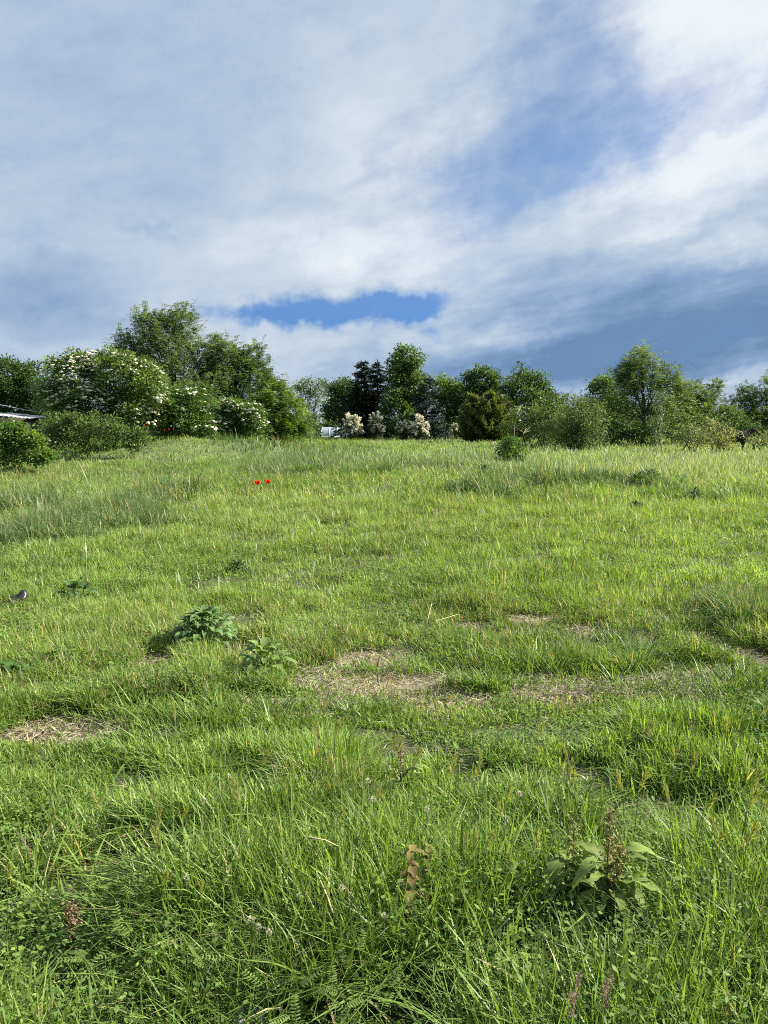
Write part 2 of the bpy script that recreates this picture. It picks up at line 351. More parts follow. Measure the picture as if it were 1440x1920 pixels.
# ------------------------------------------------------------------ grass
LUSH, YEL, BLU, STRAW, PALE = (np.array(c) for c in ((0.105, 0.185, 0.03), (0.205, 0.30, 0.075), (0.075, 0.14, 0.055), (0.42, 0.36, 0.20), (0.215, 0.285, 0.16)))
def scatter(n, y0, y1, margin=1.0, rg=rng, slope=0.53):
    y = y0 + (y1 - y0) * rg.random(int(n * 1.3)) ** 0.5 * 1.0 if y0 < 0.1 else np.sqrt(y0 ** 2 + (y1 ** 2 - y0 ** 2) * rg.random(n))
    x = (rg.random(len(y)) * 2 - 1) * (slope * y + margin)
    return x, y
def blades(geo, x, y, h, w, lean, bend, col, seg=3, prof=None, z=None, az=None):
    n = len(x)
    z = hfun(x, y) - 0.01 if z is None else z
    az = rng.random(n) * 2 * np.pi if az is None else az
    a = np.stack([np.cos(az), np.sin(az), np.zeros(n)], 1)
    wa = az + np.pi / 2 + (rng.random(n) - 0.5) * 1.6
    wv = np.stack([np.cos(wa), np.sin(wa), (rng.random(n) - 0.5) * 0.5], 1)
    s = np.linspace(0, 1, seg + 1)
    pr = np.interp(s, [0, 0.3, 0.7, 1], [0.6, 1.0, 0.7, 0.06]) if prof is None else np.asarray(prof)
    p0 = np.stack([x, y, z], 1)
    V = np.empty((n, seg + 1, 2, 3))
    for k, sk in enumerate(s):
        hz = h * (lean * sk + bend * sk ** 2 * 0.9); vt = h * (sk * np.sqrt(np.maximum(0.05, 1 - lean ** 2 * 0.6)) - 0.45 * bend * sk ** 2.4)
        c = p0 + a * hz[:, None]; c[:, 2] += vt
        V[:, k, 0] = c - wv * (w * pr[k] * 0.5)[:, None]; V[:, k, 1] = c + wv * (w * pr[k] * 0.5)[:, None]
    b = np.arange(n)[:, None] * (2 * (seg + 1)) + np.arange(seg)[None] * 2
    F = np.stack([b, b + 1, b + 3, b + 2], -1).reshape(-1, 4)
    geo.add(V.reshape(-1, 3), F, np.repeat(col, 2 * (seg + 1), axis=0))
def grass_colour(x, y, bl, st, pale):
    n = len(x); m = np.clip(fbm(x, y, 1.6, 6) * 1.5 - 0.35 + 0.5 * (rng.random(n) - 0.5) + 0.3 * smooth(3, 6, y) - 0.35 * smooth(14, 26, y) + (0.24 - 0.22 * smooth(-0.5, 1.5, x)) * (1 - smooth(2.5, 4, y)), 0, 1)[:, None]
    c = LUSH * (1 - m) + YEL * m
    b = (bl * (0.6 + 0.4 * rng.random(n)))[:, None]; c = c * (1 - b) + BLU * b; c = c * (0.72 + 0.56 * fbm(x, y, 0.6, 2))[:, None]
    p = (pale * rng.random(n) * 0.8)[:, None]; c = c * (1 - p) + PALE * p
    s = (rng.random(n) < st * 0.55)[:, None]; c = np.where(s, STRAW * (0.6 + 0.5 * rng.random((n, 1))), c)
    return c * (0.5 + 1.05 * rng.random((n, 1)))
def grass_field(geo, n, y0, y1, wid, seg, hk=1.0):
    x, y = scatter(n, y0, y1)
    H, D, bl, st, pale = meadow(x, y)
    k = rng.random(n) < D; x, y, H, bl, st, pale = (v[k] for v in (x, y, H, bl, st, pale)); n = len(x)
    h = H * hk * (0.45 + 0.85 * rng.random(n)); w = wid[0] + (wid[1] - wid[0]) * rng.random(n) ** 2
    lean = 0.05 + 0.6 * rng.random(n) ** 1.3; bend = rng.random(n) ** 1.8 * 1.2
    wz = 3.6 + 1.6 * (fbm(x, y, 2.5, 3) - 0.5); az = np.where(rng.random(n) < 0.18, wz + rng.normal(0, 0.5, n), rng.random(n) * 6.283)
    blades(geo, x, y, h, w, lean, bend, grass_colour(x, y, bl, st, pale), seg, az=az)
g = Geo()
grass_field(g, 260000, 1.0, 3.9, (0.004, 0.011), 4)
grass_field(g, 90000, 1.0, 4.2, (0.007, 0.015), 4, 0.6)
grass_field(g, 60000, 1.0, 4.0, (0.007, 0.014), 4, 1.0)
grass_field(g, 40000, 1.0, 3.9, (0.0015, 0.003), 3, 1.2)
grass_field(g, 250000, 3.6, 6.5, (0.003, 0.009), 3)
grass_field(g, 330000, 6.3, 13, (0.005, 0.012), 2)
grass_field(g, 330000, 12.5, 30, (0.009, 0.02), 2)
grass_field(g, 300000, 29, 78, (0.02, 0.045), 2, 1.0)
# tall flowering stems with seed heads
def stems(geo, n, y0, y1, hw, hh, fx=None):
    x, y = scatter(n, y0, y1)
    H, D, bl, st, pale = meadow(x, y); k = rng.random(n) < (0.08 + 0.9 * pale * smooth(-5, 6, x) if fx is None else fx(x, y)); x, y, H = x[k], y[k], H[k]; n = len(x)
    h = np.maximum(H, 0.2) * (hh[0] + (hh[1] - hh[0]) * rng.random(n))
    mixc = rng.random((n, 1)); col = (PALE * mixc + np.array([0.32, 0.35, 0.25]) * (1 - mixc)) * (0.8 + 0.5 * rng.random((n, 1)))
    blades(geo, x, y, h, np.full(n, hw) * (0.7 + 0.6 * rng.random(n)), 0.08 + 0.2 * rng.random(n), 0.25 * rng.random(n), col, 5, [0.14, 0.14, 0.14, 0.3, 1.0, 0.1])
stems(g, 3500, 6, 14, 0.012, (1.1, 1.9), lambda x, y: 0.25 + 0 * x)
stems(g, 26000, 13, 32, 0.016, (1.0, 1.6))
stems(g, 30000, 30, 72, 0.034, (0.9, 1.35))
# separate clumps standing in the ruts and on the meadow
TUFT = [(760, 1250, .16, .16, 0), (890, 1215, .2, .18, 0), (1150, 1205, .2, .18, .3), (915, 1285, .13, .24, 0), (1010, 1245, .28, .22, 0), (650, 1305, .2, .12, 0), (1080, 1250, .2, .2, 0), (500, 1280, .2, .15, 0),
        (1340, 1185, .25, .17, .6), (1410, 1165, .3, .2, .8), (1260, 1230, .25, .22, .4), (130, 1305, .2, .1, 0), (1340, 1290, .3, .22, .2), (330, 1400, .25, .18, 0), (400, 1345, .3, .2, 0), (470, 1330, .25, .16, 0), (350, 1330, .2, .16, 0), (1130, 1250, .2, .16, 0), (960, 1250, .15, .2, 0), (850, 1230, .12, .14, 0), (700, 1330, .15, .13, 0), (1290, 1240, .2, .16, .3), (1400, 1260, .3, .16, .2), (240, 1300, .3, .12, 0), (560, 1250, .2, .12, 0),
        (900, 935, .5, .25, .8), (880, 940, .35, .24, .9), (960, 905, .5, .3, .7), (1060, 915, .7, .3, .8), (1120, 912, .6, .28, .7), (1290, 940, .7, .3, .2), (1400, 950, .7, .3, .3), (640, 1180, .2, .14, .3), (700, 905, .8, .3, .5), (600, 900, .7, .28, .4), (170, 1060, .5, .2, .3)]
for (px, py, r_, h_, b_) in TUFT:
    c = G(px, py); n = int(480 * max(r_, .2) / 0.2) if c[1] < 8 else 8000
    kk = rng.integers(0, 7, n); ox = rng.normal(0, r_ * 0.42, 7)[kk]; oy = rng.normal(0, r_ * 0.42, 7)[kk]; hs_ = rng.uniform(.45, 1.15, 7)[kk]; h_ = h_ * hs_ * (1 if c[1] < 8 else 1.35)
    sx_ = 1.9 if c[1] < 8 else 1.0; ox = ox * sx_; r2 = np.exp(-(oy / (r_ * 0.5)) ** 2) * 0.6 + 0.4; h_ = h_ * r2 * (0.6 + 0.5 * rng.random(n))
    x = c[0] + ox + rng.normal(0, r_ * 0.26 * sx_, n); y = c[1] + oy + rng.normal(0, r_ * 0.2, n); az = np.arctan2(y - c[1] - oy, x - c[0] - ox) + rng.normal(0, 1.0, n)
    ym = (0.45 * rng.random((n, 1)) + 0.2 * hs_[:, None]) * (1 - b_)
    mcol = ((LUSH * (1 - ym) + YEL * ym) * (1 - b_) + BLU * 0.7 * b_) * (0.7 + 0.6 * rng.random((n, 1)))
    blades(g, x, y, h_ * (0.5 + 0.7 * rng.random(n)), (0.003 + 0.005 * rng.random(n)) * (1 if c[1] < 8 else 2), 0.2 + 0.4 * rng.random(n), 0.8 * rng.random(n), mcol, 3, az=az)
tag(g.build('meadow_grass', M_GRASS), 'sunlit green meadow grass, lush by the path and tall and pale farther off', 'grass', kind='stuff')

# dry straw lying in the bare ruts and under the sward
g = Geo()
x, y = scatter(300000, 1.2, 8.5); b = bare(x, y); k = rng.random(len(x)) < (0.06 + 0.85 * b); x, y = x[k], y[k]; n = len(x)
az = rng.random(n) * 6.283; L = 0.03 + 0.11 * rng.random(n) ** 2; a = np.stack([np.cos(az), np.sin(az), 0.05 + 0.22 * rng.random(n)], 1)
pos = np.stack([x, y, hfun(x, y) - 0.015 * bare(x, y) + 0.012 * rng.random(n)], 1)
tn = rng.random((n, 1)); col = (np.array([0.50, 0.44, 0.31]) * tn + np.array([0.22, 0.18, 0.125]) * (1 - tn)) * (0.7 + 0.5 * rng.random((n, 1)))
cards(g, pos, a, np.tile([0, 0, 1.0], (n, 1)) + rng.normal(0, .3, (n, 3)), L, 0.002 + 0.0032 * rng.random(n), col, 0.5)
tag(g.build('dry_straw', M_DRY), 'pale dry straw matted over the bare ruts of the path', 'straw', kind='stuff')

# small round-leaved weeds low between the blades
g = Geo()
def cover_leaves(n, y0, y1, s0, s1, pr):
    x, y = scatter(n, y0, y1); H, D, bl, st, pale = meadow(x, y); k = rng.random(n) < np.clip((fbm(x, y, 0.7, 4) - pr) * 4, 0, 1) * (1 - 0.9 * np.maximum(bare(x, y), bare(x, y + 0.25))); x, y, H = x[k], y[k], H[k]; n = len(x)
    z = hfun(x, y) + H * (0.2 + 0.85 * rng.random(n)); az = rng.random(n) * 6.283
    d = np.stack([np.cos(az), np.sin(az), rng.normal(0, 0.35, n)], 1); nr = np.stack([rng.normal(0, .45, n), rng.normal(0, .45, n), np.ones(n)], 1)
    m = rng.random((n, 1)); col = (np.array([0.07, 0.14, 0.03]) * m + np.array([0.17, 0.25, 0.06]) * (1 - m)) * (0.8 + 0.4 * rng.random((n, 1)))
    L = s0 + (s1 - s0) * rng.random(n) ** 1.5
    cards(g, np.stack([x, y, z], 1), d, nr, L, L * (0.35 + 0.25 * rng.random(n)), col, 0.55)
cover_leaves(170000, 1.0, 4.2, 0.009, 0.026, 0.40)
cover_leaves(70000, 4.0, 9, 0.014, 0.04, 0.45)
cover_leaves(50000, 9, 20, 0.03, 0.07, 0.5)
tag(g.build('low_weeds', M_PLANT), 'small round leaved weeds and clover growing low in the grass', 'weeds', kind='stuff')

# ------------------------------------------------------------------ trees and shrubs
def lobes_world(lobes, Y, rg):
    out = []
    for (px, py, rx, ry) in lobes:
        rx, ry = rx * 1.07, ry * 1.07; r = (rx + ry) / 2 * Y / FPX
        c = P(px, py, Y + rg.uniform(-0.5, 0.5) * r * 1.2)
        out.append((c, np.array([rx * Y / FPX, r * 1.0, ry * Y / FPX])))
    for c, r in list(out):
        for q in range(4):
            d = unit(rg.normal(size=3) + np.array([0, 0, 0.25])); f = rg.uniform(0.26, 0.46); out.append((c + d * r * rg.uniform(0.75, 1.02), r * f))
    return out
def limb_path(a, b, rg, n=6, sag=0.12):
    t = np.linspace(0, 1, n)[:, None]; L = np.linalg.norm(b - a)
    mid = (a + b) / 2 + np.array([rg.uniform(-1, 1), rg.uniform(-1, 1), 0.6]) * L * sag
    return (1 - t) ** 2 * a + 2 * t * (1 - t) * mid + t ** 2 * b
def crown_clumps(L, rg, dens, shell=0.5):
    cs, outs = [], []
    tot = 0
    for c, r in L:
        n = max(4, int(1.45 * dens * (r[0] * r[2] + r[0] * r[1] + r[1] * r[2])))
        d = unit(rg.normal(size=(n, 3))); q = (shell + (1 - shell) * rg.random(n) ** 0.6)[:, None] * (0.9 + 0.22 * rg.random((n, 1)))
        rm = r.mean(); lump = vnoise(d[:, 0] * 2 + c[0] + d[:, 2], d[:, 1] * 2 + d[:, 2] * 1.7 + c[2], 0.55, 3)[:, None]
        p = c + d * q * r * (0.72 + 0.55 * lump); hole = vnoise(p[:, 0] + 0.8 * p[:, 2], p[:, 1] * 0.7 + 1.1 * p[:, 2], 0.55 * max(rm, .4), 5) > 0.30 + 0.12 * (d[:, 2] < 0)
        cs.append(p[hole]); outs.append(d[hole])
    return np.concatenate(cs), np.concatenate(outs)
def foliage(L, rg, dens, per, cr, leaf, cols, upb=0.5, flat=0.65, style='leaf', frond=0.5, shell=0.5):
    g = Geo(); c, o = crown_clumps(L, rg, dens, shell); n = len(c)
    cols = np.asarray(cols, float)
    cm = rg.random((n, 1)); base = cols[0] * (1 - cm) + cols[1] * cm; base = base * (1.1 + 0.85 * rg.random((n, 1)))
    if style == 'leaf':
        k = np.repeat(np.arange(n), int(per * 1.5)); m = len(k)
        off = rg.normal(size=(m, 3)) * cr; off[:, 2] *= flat
        pos = c[k] + off; dr = unit(off) * 0.7 + o[k] * 0.5 + rg.normal(size=(m, 3)) * 0.45; dr[:, 2] -= 0.15
        nr = o[k] * 0.35 + np.array([0, 0, upb]) + rg.normal(size=(m, 3)) * 0.45
        Ls = leaf[0] * 0.8 * (0.6 + 0.8 * rg.random(m)); cards(g, pos, dr, nr, Ls, Ls * leaf[1], base[k] * (0.8 + 0.4 * rg.random((m, 1))))
    else:                                                        # pinnate fronds, leaflets in pairs along a drooping rib
        f = np.repeat(np.arange(n), per); m = len(f)
        d = o[f] * 0.55 + rg.normal(size=(m, 3)) * 0.55 + np.array([0, 0, 0.45]); d = unit(d)
        st = c[f] + rg.normal(size=(m, 3)) * cr * 0.6; fl = frond * (0.6 + 0.7 * rg.random(m)); pairs = 7
        for j in range(pairs):
            s = (j + 0.6) / pairs
            p = st + d * (fl * s)[:, None]; p[:, 2] -= fl * 0.42 * s ** 2
            dd = d.copy(); dd[:, 2] -= 0.84 * s; dd = unit(dd)
            sd_ = unit(np.cross(dd, np.array([0, 0, 1.0]))); up = np.cross(sd_, dd) + rg.normal(size=(m, 3)) * 0.35
            w = leaf[0] * (1 - 0.5 * abs(s - 0.45))
            for sg in (-1, 1):
                cards(g, p, sd_ * sg + dd * 0.45, up, np.full(m, w), np.full(m, w * leaf[1]), base[f] * (0.8 + 0.4 * rg.random((m, 1))))
    return g
BROWN = (0.10, 0.08, 0.06)
def tree(name, label, cat, Y, base, lobes, dens, per, cr, leaf, cols, style='leaf', frond=0.5, upb=0.5, trunk_r=0.12, bark=BROWN, group=None, seed=1, blossom=0, blos_r=(0.06, 0.14), crown_name='crown', trunk_name='trunk', shell=0.5, flat=0.65, multi=1, leafmat=None, blos_col=(0.82, 0.80, 0.64)):
    rg = np.random.default_rng(seed * 7 + 1)
    b = P(base[0], base[1], Y); b[2] = float(hfun(b[0], b[1])) - 0.05
    root = empty(name, b, label, cat, group)
    L = lobes_world(lobes, Y, rg)
    foliage(L, rg, dens, per, cr, leaf, cols, upb, flat, style, frond, shell).build(crown_name, leafmat or M_LEAF, root, b)
    tg = Geo(); cen = np.mean([c for c, r in L], axis=0); top = max(c[2] for c, r in L)
    for k in range(multi):
        bb = b + (np.array([rg.uniform(-.4, .4), rg.uniform(-.3, .3), 0]) if multi > 1 else 0)
        fork = bb + (cen - bb) * (0.45 if multi == 1 else 0.6); fork[2] = bb[2] + (top - bb[2]) * (0.32 if multi == 1 else 0.5)
        if multi > 1: fork[:2] += rg.uniform(-.5, .5, 2)
        tube(tg, limb_path(bb, fork, rg, 6, 0.06), np.linspace(trunk_r * 1.25, trunk_r * 0.8, 6), bark, 8)
        for c, r in L[:len(lobes)]:
            if multi > 1 and rg.random() > 0.6: continue
            e = c + np.array([0, 0, 0.3 * r[2]])
            tube(tg, limb_path(fork, e, rg, 7), np.linspace(trunk_r * 0.42, trunk_r * 0.06, 7), bark, 5)
            for q in range(3):
                dd = unit(rg.normal(size=3)) * r * 0.8; dd[2] = abs(dd[2]) * 0.8
                tube(tg, limb_path(c * 0.5 + fork * 0.5, c + dd, rg, 5), np.linspace(trunk_r * 0.18, trunk_r * 0.03, 5), bark, 4)
    tg.build(trunk_name, M_BARK, root, b)
    if blossom:
        bg_ = Geo(); areas = np.array([r[0] * r[2] for c, r in L]); pick = rg.choice(len(L), blossom, p=areas / areas.sum())
        for i in pick:
            c, r = L[i]
            d = unit(rg.normal(size=3) + np.array([0.25, -0.55, 0.45]))
            if d[2] < -0.35: d[2] *= -1
            p = c + d * r * rg.uniform(0.9, 1.12)
            if vnoise(p[0] + p[1], p[2] * 1.4, 0.9, 2) < 0.30: continue
            nn = unit(d * 0.5 + np.array([0, 0, 0.9]) + rg.normal(size=3) * 0.15)
            a = unit(np.cross(nn, [1, 0.2, 0])); e = np.cross(nn, a); rad = rg.uniform(*blos_r); m = 8
            th = np.linspace(0, 2 * np.pi, m, endpoint=False); rr = rad * (0.75 + 0.4 * rg.random(m))
            ring = p + np.cos(th)[:, None] * a * rr[:, None] + np.sin(th)[:, None] * e * rr[:, None] - nn * 0.3 * rad * rg.random((m, 1))
            V = np.concatenate([ring, [p + nn * 0.22 * rad, p - nn * 0.45 * rad]])
            F = [[m, k2, (k2 + 1) % m, (k2 + 2) % m] for k2 in range(0, m, 2)] + [[m + 1, (k2 + 2) % m, (k2 + 1) % m, k2] for k2 in range(0, m, 2)]
            bg_.add(V, F, np.array(blos_col) * rg.uniform(0.8, 1.1))
        bg_.build('blossoms', M_PETAL, root, b)
    return root
def conifer(name, label, Y, apex, base_y, half, cols, seed, group=None, bark=BROWN, droop=0.35, spread=1.0, levels=24, nb=13, mat=None):
    rg = np.random.default_rng(seed); top = P(apex[0], apex[1], Y); b = np.array([top[0], Y, float(hfun(top[0], Y)) - 0.05]); H = top[2] - b[2]; Rw = half * Y / FPX
    root = empty(name, b, label, 'tree', group); g = Geo(); tg = Geo()
    tube(tg, np.linspace(b, top, 6), np.linspace(0.16, 0.015, 6), bark, 7)
    cols = np.asarray(cols, float)
    for lv in range(levels):
        t = 0.04 + 0.95 * (lv / levels) ** 0.9
        for q in range(max(4, int(nb * (1 - 0.55 * t)))):
            a = rg.random() * 6.283; ln = Rw * 1.25 * (1 - t) ** 0.72 * rg.uniform(0.6, 1.15) * spread + 0.14
            s = b + np.array([0, 0, H * (t + rg.uniform(-.02, .02))]); d = np.array([math.cos(a), math.sin(a), 0.25 * t + 0.05])
            m = max(5, int(ln / 0.09)); u = np.linspace(0.12, 1, m)
            p = s + d * (ln * u)[:, None]; p[:, 2] -= droop * ln * u ** 1.6
            tube(tg, p[[0, m // 2, -1]], [0.025, 0.015, 0.006], bark, 4)
            rep = 5; pp = np.repeat(p, rep, 0) + rg.normal(size=(m * rep, 3)) * 0.06
            dd = d * 0.9 + rg.normal(size=(m * rep, 3)) * np.array([.55, .55, .2]) - np.array([0, 0, droop * 0.6]); sh = (1.25 - 0.6 * np.repeat(u, rep))
            col = (cols[0] + (cols[1] - cols[0]) * rg.random((m * rep, 1))) * rg.uniform(.75, 1.25)
            cards(g, pp, dd, np.array([0, 0, 1.0]) + rg.normal(size=(m * rep, 3)) * 0.35, 0.36 * sh * (0.6 + 0.7 * rg.random(m * rep)), 0.08 + 0.05 * rg.random(m * rep), col)
    g.build('crown', mat or M_NEEDLE, root, b); tg.build('trunk', M_BARK, root, b); return root
def plume_shrub(label, Y, c_px, rx, ry, n, dense, seed, cream=(0.88, 0.84, 0.66)):
    rg = np.random.default_rng(seed); c = P(*c_px, Y); s = Y / FPX; b = np.array([c[0], Y, float(hfun(c[0], Y)) - 0.05]); rx *= s; ry *= s
    root = empty('flowering_shrub', b, label, 'shrub', 'cream flowering shrubs under the trees')
    g = Geo(); lf = Geo(); st = Geo(); hub = b.copy(); hub[2] = max(b[2] + .1, c[2] - ry * 0.5)
    for k in range(n):
        a = rg.random() * 6.283; e = rg.uniform(0.15, 1.35); d = np.array([math.cos(a) * math.cos(e) * rx, math.sin(a) * math.cos(e) * rx, math.sin(e) * ry * 1.5])
        u = np.linspace(0.25, 1, 9)[:, None]; rr = rg.uniform(0.55, 1.0)
        p = hub + d * u * rr; p[:, 2] -= 0.45 * ry * (u[:, 0] ** 2) * math.cos(e) * 1.2
        tube(st, np.concatenate([[b + rg.normal(size=3) * [.1, .1, 0]], p[[0, 4, 8]]]), [0.02, 0.014, 0.01, 0.004], BROWN, 4)
        sel = p[3:]; m = int(26 * dense); idx = rg.integers(0, 6, 6 * m); q = sel[idx] + rg.normal(size=(6 * m, 3)) * 0.045
        cards(g, q, rg.normal(size=(6 * m, 3)) + d / rx * 0.8, rg.normal(size=(6 * m, 3)), 0.07 + 0.07 * rg.random(6 * m), 0.05 + 0.04 * rg.random(6 * m), np.array(cream) * (0.75 + 0.4 * rg.random((6 * m, 1))))
        m = 34; idx = rg.integers(0, 9, m); q = p[idx] + rg.normal(size=(m, 3)) * 0.1
        cards(lf, q, rg.normal(size=(m, 3)), rg.normal(size=(m, 3)) + [0, 0, .6], 0.1 + 0.08 * rg.random(m), 0.05 + 0.04 * rg.random(m), np.array([0.05, 0.075, 0.035]) * (0.7 + 0.6 * rg.random((m, 1))))
    m = int(700 * rx * ry); q = np.array([c[0], Y, (c[2] + b[2]) / 2 - 0.05]) + unit(rg.normal(size=(m, 3))) * rg.random((m, 1)) ** 0.4 * [rx * .85, rx * .85, (c[2] - b[2]) * .75]
    cards(lf, q, rg.normal(size=(m, 3)), rg.normal(size=(m, 3)) + [0, 0, .6], 0.12 + 0.08 * rg.random(m), 0.07 + 0.04 * rg.random(m), np.array([0.045, 0.07, 0.03]) * (0.7 + 0.6 * rg.random((m, 1))))
    g.build('blossoms', M_PETAL, root, b); lf.build('leaves', M_LEAF, root, b); st.build('stems', M_BARK, root, b)

DARK = [(0.028, 0.055, 0.016), (0.045, 0.085, 0.02)]
MID = [(0.042, 0.082, 0.018), (0.07, 0.12, 0.025)]
BRIGHT = [(0.065, 0.115, 0.018), (0.105, 0.16, 0.026)]
FEATH = [(0.065, 0.102, 0.028), (0.11, 0.15, 0.042)]
GREY = [(0.05, 0.08, 0.04), (0.09, 0.125, 0.06)]
OLIVE = [(0.055, 0.082, 0.022), (0.092, 0.125, 0.035)]
GT = 'trees round the meadow'; GS = 'shrubs along the meadow edge'

# left group
tree('broadleaf_tree', 'dark dense broadleaf tree at the left edge behind the pale shed roof', 'tree', 50, (35, 805), [(12, 712, 36, 36), (58, 722, 34, 36), (95, 745, 26, 30), (25, 765, 45, 32), (75, 775, 35, 25), (-35, 725, 40, 45), (-60, 770, 50, 30)], 13, 26, 0.22, (0.20, 0.6), DARK, group=GT, seed=1)
tree('elder_tree', 'big elder bush covered in white flower heads left of the tall tree', 'elder bush', 36, (195, 815), [(140, 706, 46, 36), (190, 692, 38, 32), (232, 704, 46, 36), (278, 732, 32, 30), (190, 795, 60, 24), (260, 785, 40, 26), (115, 745, 38, 34), (170, 755, 44, 34), (232, 762, 38, 28), (150, 674, 14, 14), (270, 700, 28, 22), (120, 775, 36, 20), (205, 668, 14, 12)], 22, 24, 0.16, (0.15, 0.55), [(0.055, 0.095, 0.022), (0.10, 0.145, 0.035)], group=GS, seed=2, blossom=1250, multi=3, trunk_r=0.07)
tree('locust_tree', 'tallest tree on the left, feathery crown towering over the elder bushes', 'tree', 43, (335, 825), [(318, 616, 43, 32), (286, 634, 39, 32), (346, 648, 48, 38), (306, 671, 60, 44), (380, 676, 35, 26), (371, 711, 56, 42), (224, 654, 22, 18), (248, 678, 32, 24), (326, 731, 67, 48), (336, 774, 65, 42), (286, 794, 49, 30), (366, 804, 54, 26), (334, 596, 22, 15), (281, 604, 17, 14), (396, 656, 19, 14), (410, 690, 30, 28), (240, 690, 30, 26), (420, 660, 18, 14)], 7.5, 8, 0.35, (0.13, 0.42), [(0.062, 0.095, 0.036), (0.095, 0.13, 0.046)], 'frond', 0.75, group=GT, seed=3, trunk_r=0.16, shell=0.4)
tree('locust_tree', 'feathery tree right of the tallest one, drooping tip at its upper right', 'tree', 44, (430, 828), [(472, 672, 20, 16), (482, 690, 14, 18), (448, 690, 32, 26), (425, 722, 48, 40), (468, 735, 38, 36), (395, 758, 44, 40), (430, 805, 50, 24), (490, 785, 30, 34), (418, 700, 34, 30), (445, 668, 18, 14), (505, 725, 22, 22), (400, 730, 40, 34), (445, 775, 40, 34), (500, 745, 22, 26)], 8, 9, 0.33, (0.13, 0.42), [(0.045, 0.08, 0.022), (0.075, 0.12, 0.03)], 'frond', 0.7, group=GT, seed=4, trunk_r=0.12, shell=0.4)
tree('elder_bush', 'low elder bush with scattered white blooms under the tallest left tree', 'elder bush', 37, (340, 828), [(325, 765, 36, 30), (368, 752, 34, 28), (296, 762, 28, 24), (362, 792, 34, 24), (320, 795, 26, 20), (385, 808, 26, 18)], 22, 24, 0.15, (0.15, 0.55), MID, group=GS, seed=5, blossom=150, multi=3, trunk_r=0.05)
tree('elder_bush', 'rounded elder bush full of white blooms beside the bright green shrub', 'elder bush', 39, (440, 830), [(438, 784, 42, 26), (474, 776, 24, 20), (404, 800, 28, 20), (465, 802, 30, 20), (425, 765, 24, 16)], 22, 24, 0.15, (0.15, 0.55), MID, group=GS, seed=6, blossom=300, multi=3, trunk_r=0.05)
tree('green_shrub', 'bright yellow green shrub standing right of the white flowered elder', 'shrub', 41, (525, 836), [(520, 752, 28, 30), (546, 778, 28, 32), (500, 785, 28, 34), (525, 808, 40, 22), (556, 812, 20, 18), (535, 740, 12, 14)], 18, 12, 0.18, (0.10, 0.4), BRIGHT, 'frond', 0.36, group=GS, seed=7, multi=3, trunk_r=0.05)
tree('loose_tree', 'thin airy grey green tree with sky showing through, left of the pale greenhouse', 'tree', 55, (582, 828), [(580, 727, 24, 14), (575, 750, 20, 18), (594, 745, 14, 16), (585, 775, 18, 16), (584, 800, 20, 22), (600, 725, 8, 8), (562, 735, 8, 10)], 5.5, 22, 0.2, (0.17, 0.5), GREY, group=GT, seed=8, trunk_r=0.09, shell=0.3)

# centre group
tree('round_tree', 'dark round tree on a bare trunk, left of the black green spruces', 'tree', 74, (641, 822), [(632, 742, 24, 24), (655, 732, 24, 20), (628, 770, 18, 20), (660, 765, 22, 28), (645, 755, 24, 24)], 9, 26, 0.28, (0.26, 0.6), DARK, group=GT, seed=9, trunk_r=0.16)
conifer('spruce_tree', 'nearly black spruce with ragged tip, left one of the dark pair', 70, (678, 674), 815, 46, [(0.013, 0.030, 0.014), (0.026, 0.050, 0.020)], 21, GT)
conifer('spruce_tree', 'nearly black spruce with ragged tip, right one of the dark pair', 71, (708, 676), 815, 46, [(0.013, 0.030, 0.014), (0.026, 0.050, 0.020)], 22, GT)
tree('tall_tree', 'tall upright broadleaf tree rising between the dark spruces and the blue spruce', 'tree', 68, (760, 822), [(764, 672, 20, 18), (746, 700, 22, 22), (778, 702, 22, 24), (755, 732, 28, 28), (782, 730, 14, 22), (746, 768, 28, 30), (770, 775, 20, 26)], 9, 28, 0.26, (0.26, 0.6), [(0.04, 0.075, 0.018), (0.075, 0.12, 0.03)], group=GT, seed=10, trunk_r=0.18)
conifer('blue_spruce', 'grey blue spruce with stiff level branches at the foot of the tall tree', 64, (800, 706), 815, 36, [(0.026, 0.045, 0.042), (0.06, 0.085, 0.085)], 23, GT, droop=0.12, levels=18, nb=11)
tree('round_tree', 'light green rounded tree between the blue spruce and the domed tree', 'tree', 70, (838, 822), [(830, 730, 20, 17), (852, 732, 16, 18), (840, 755, 28, 20), (822, 750, 16, 16), (846, 785, 17, 13)], 9, 26, 0.26, (0.25, 0.65), [(0.055, 0.095, 0.02), (0.095, 0.14, 0.035)], group=GT, seed=11, trunk_r=0.14)
tree('domed_tree', 'domed dark tree behind the olive juniper, with twin rounded tops', 'tree', 69, (900, 822), [(906, 712, 24, 18), (888, 728, 22, 24), (922, 738, 16, 24), (900, 755, 34, 26), (885, 778, 20, 20), (912, 785, 22, 20)], 10, 26, 0.26, (0.25, 0.6), [(0.032, 0.065, 0.018), (0.06, 0.10, 0.025)], group=GT, seed=12, trunk_r=0.16)
conifer('juniper', 'slender olive brown juniper below the domed tree', 56, (888, 745), 818, 26, [(0.085, 0.11, 0.03), (0.14, 0.165, 0.05)], 24, GT, droop=-0.7, levels=16, mat=M_LEAF)
conifer('juniper', 'broad olive brown juniper right of the slender one', 55, (926, 738), 818, 42, [(0.08, 0.105, 0.03), (0.13, 0.158, 0.048)], 25, GT, droop=-0.5, levels=17, nb=10, mat=M_LEAF)
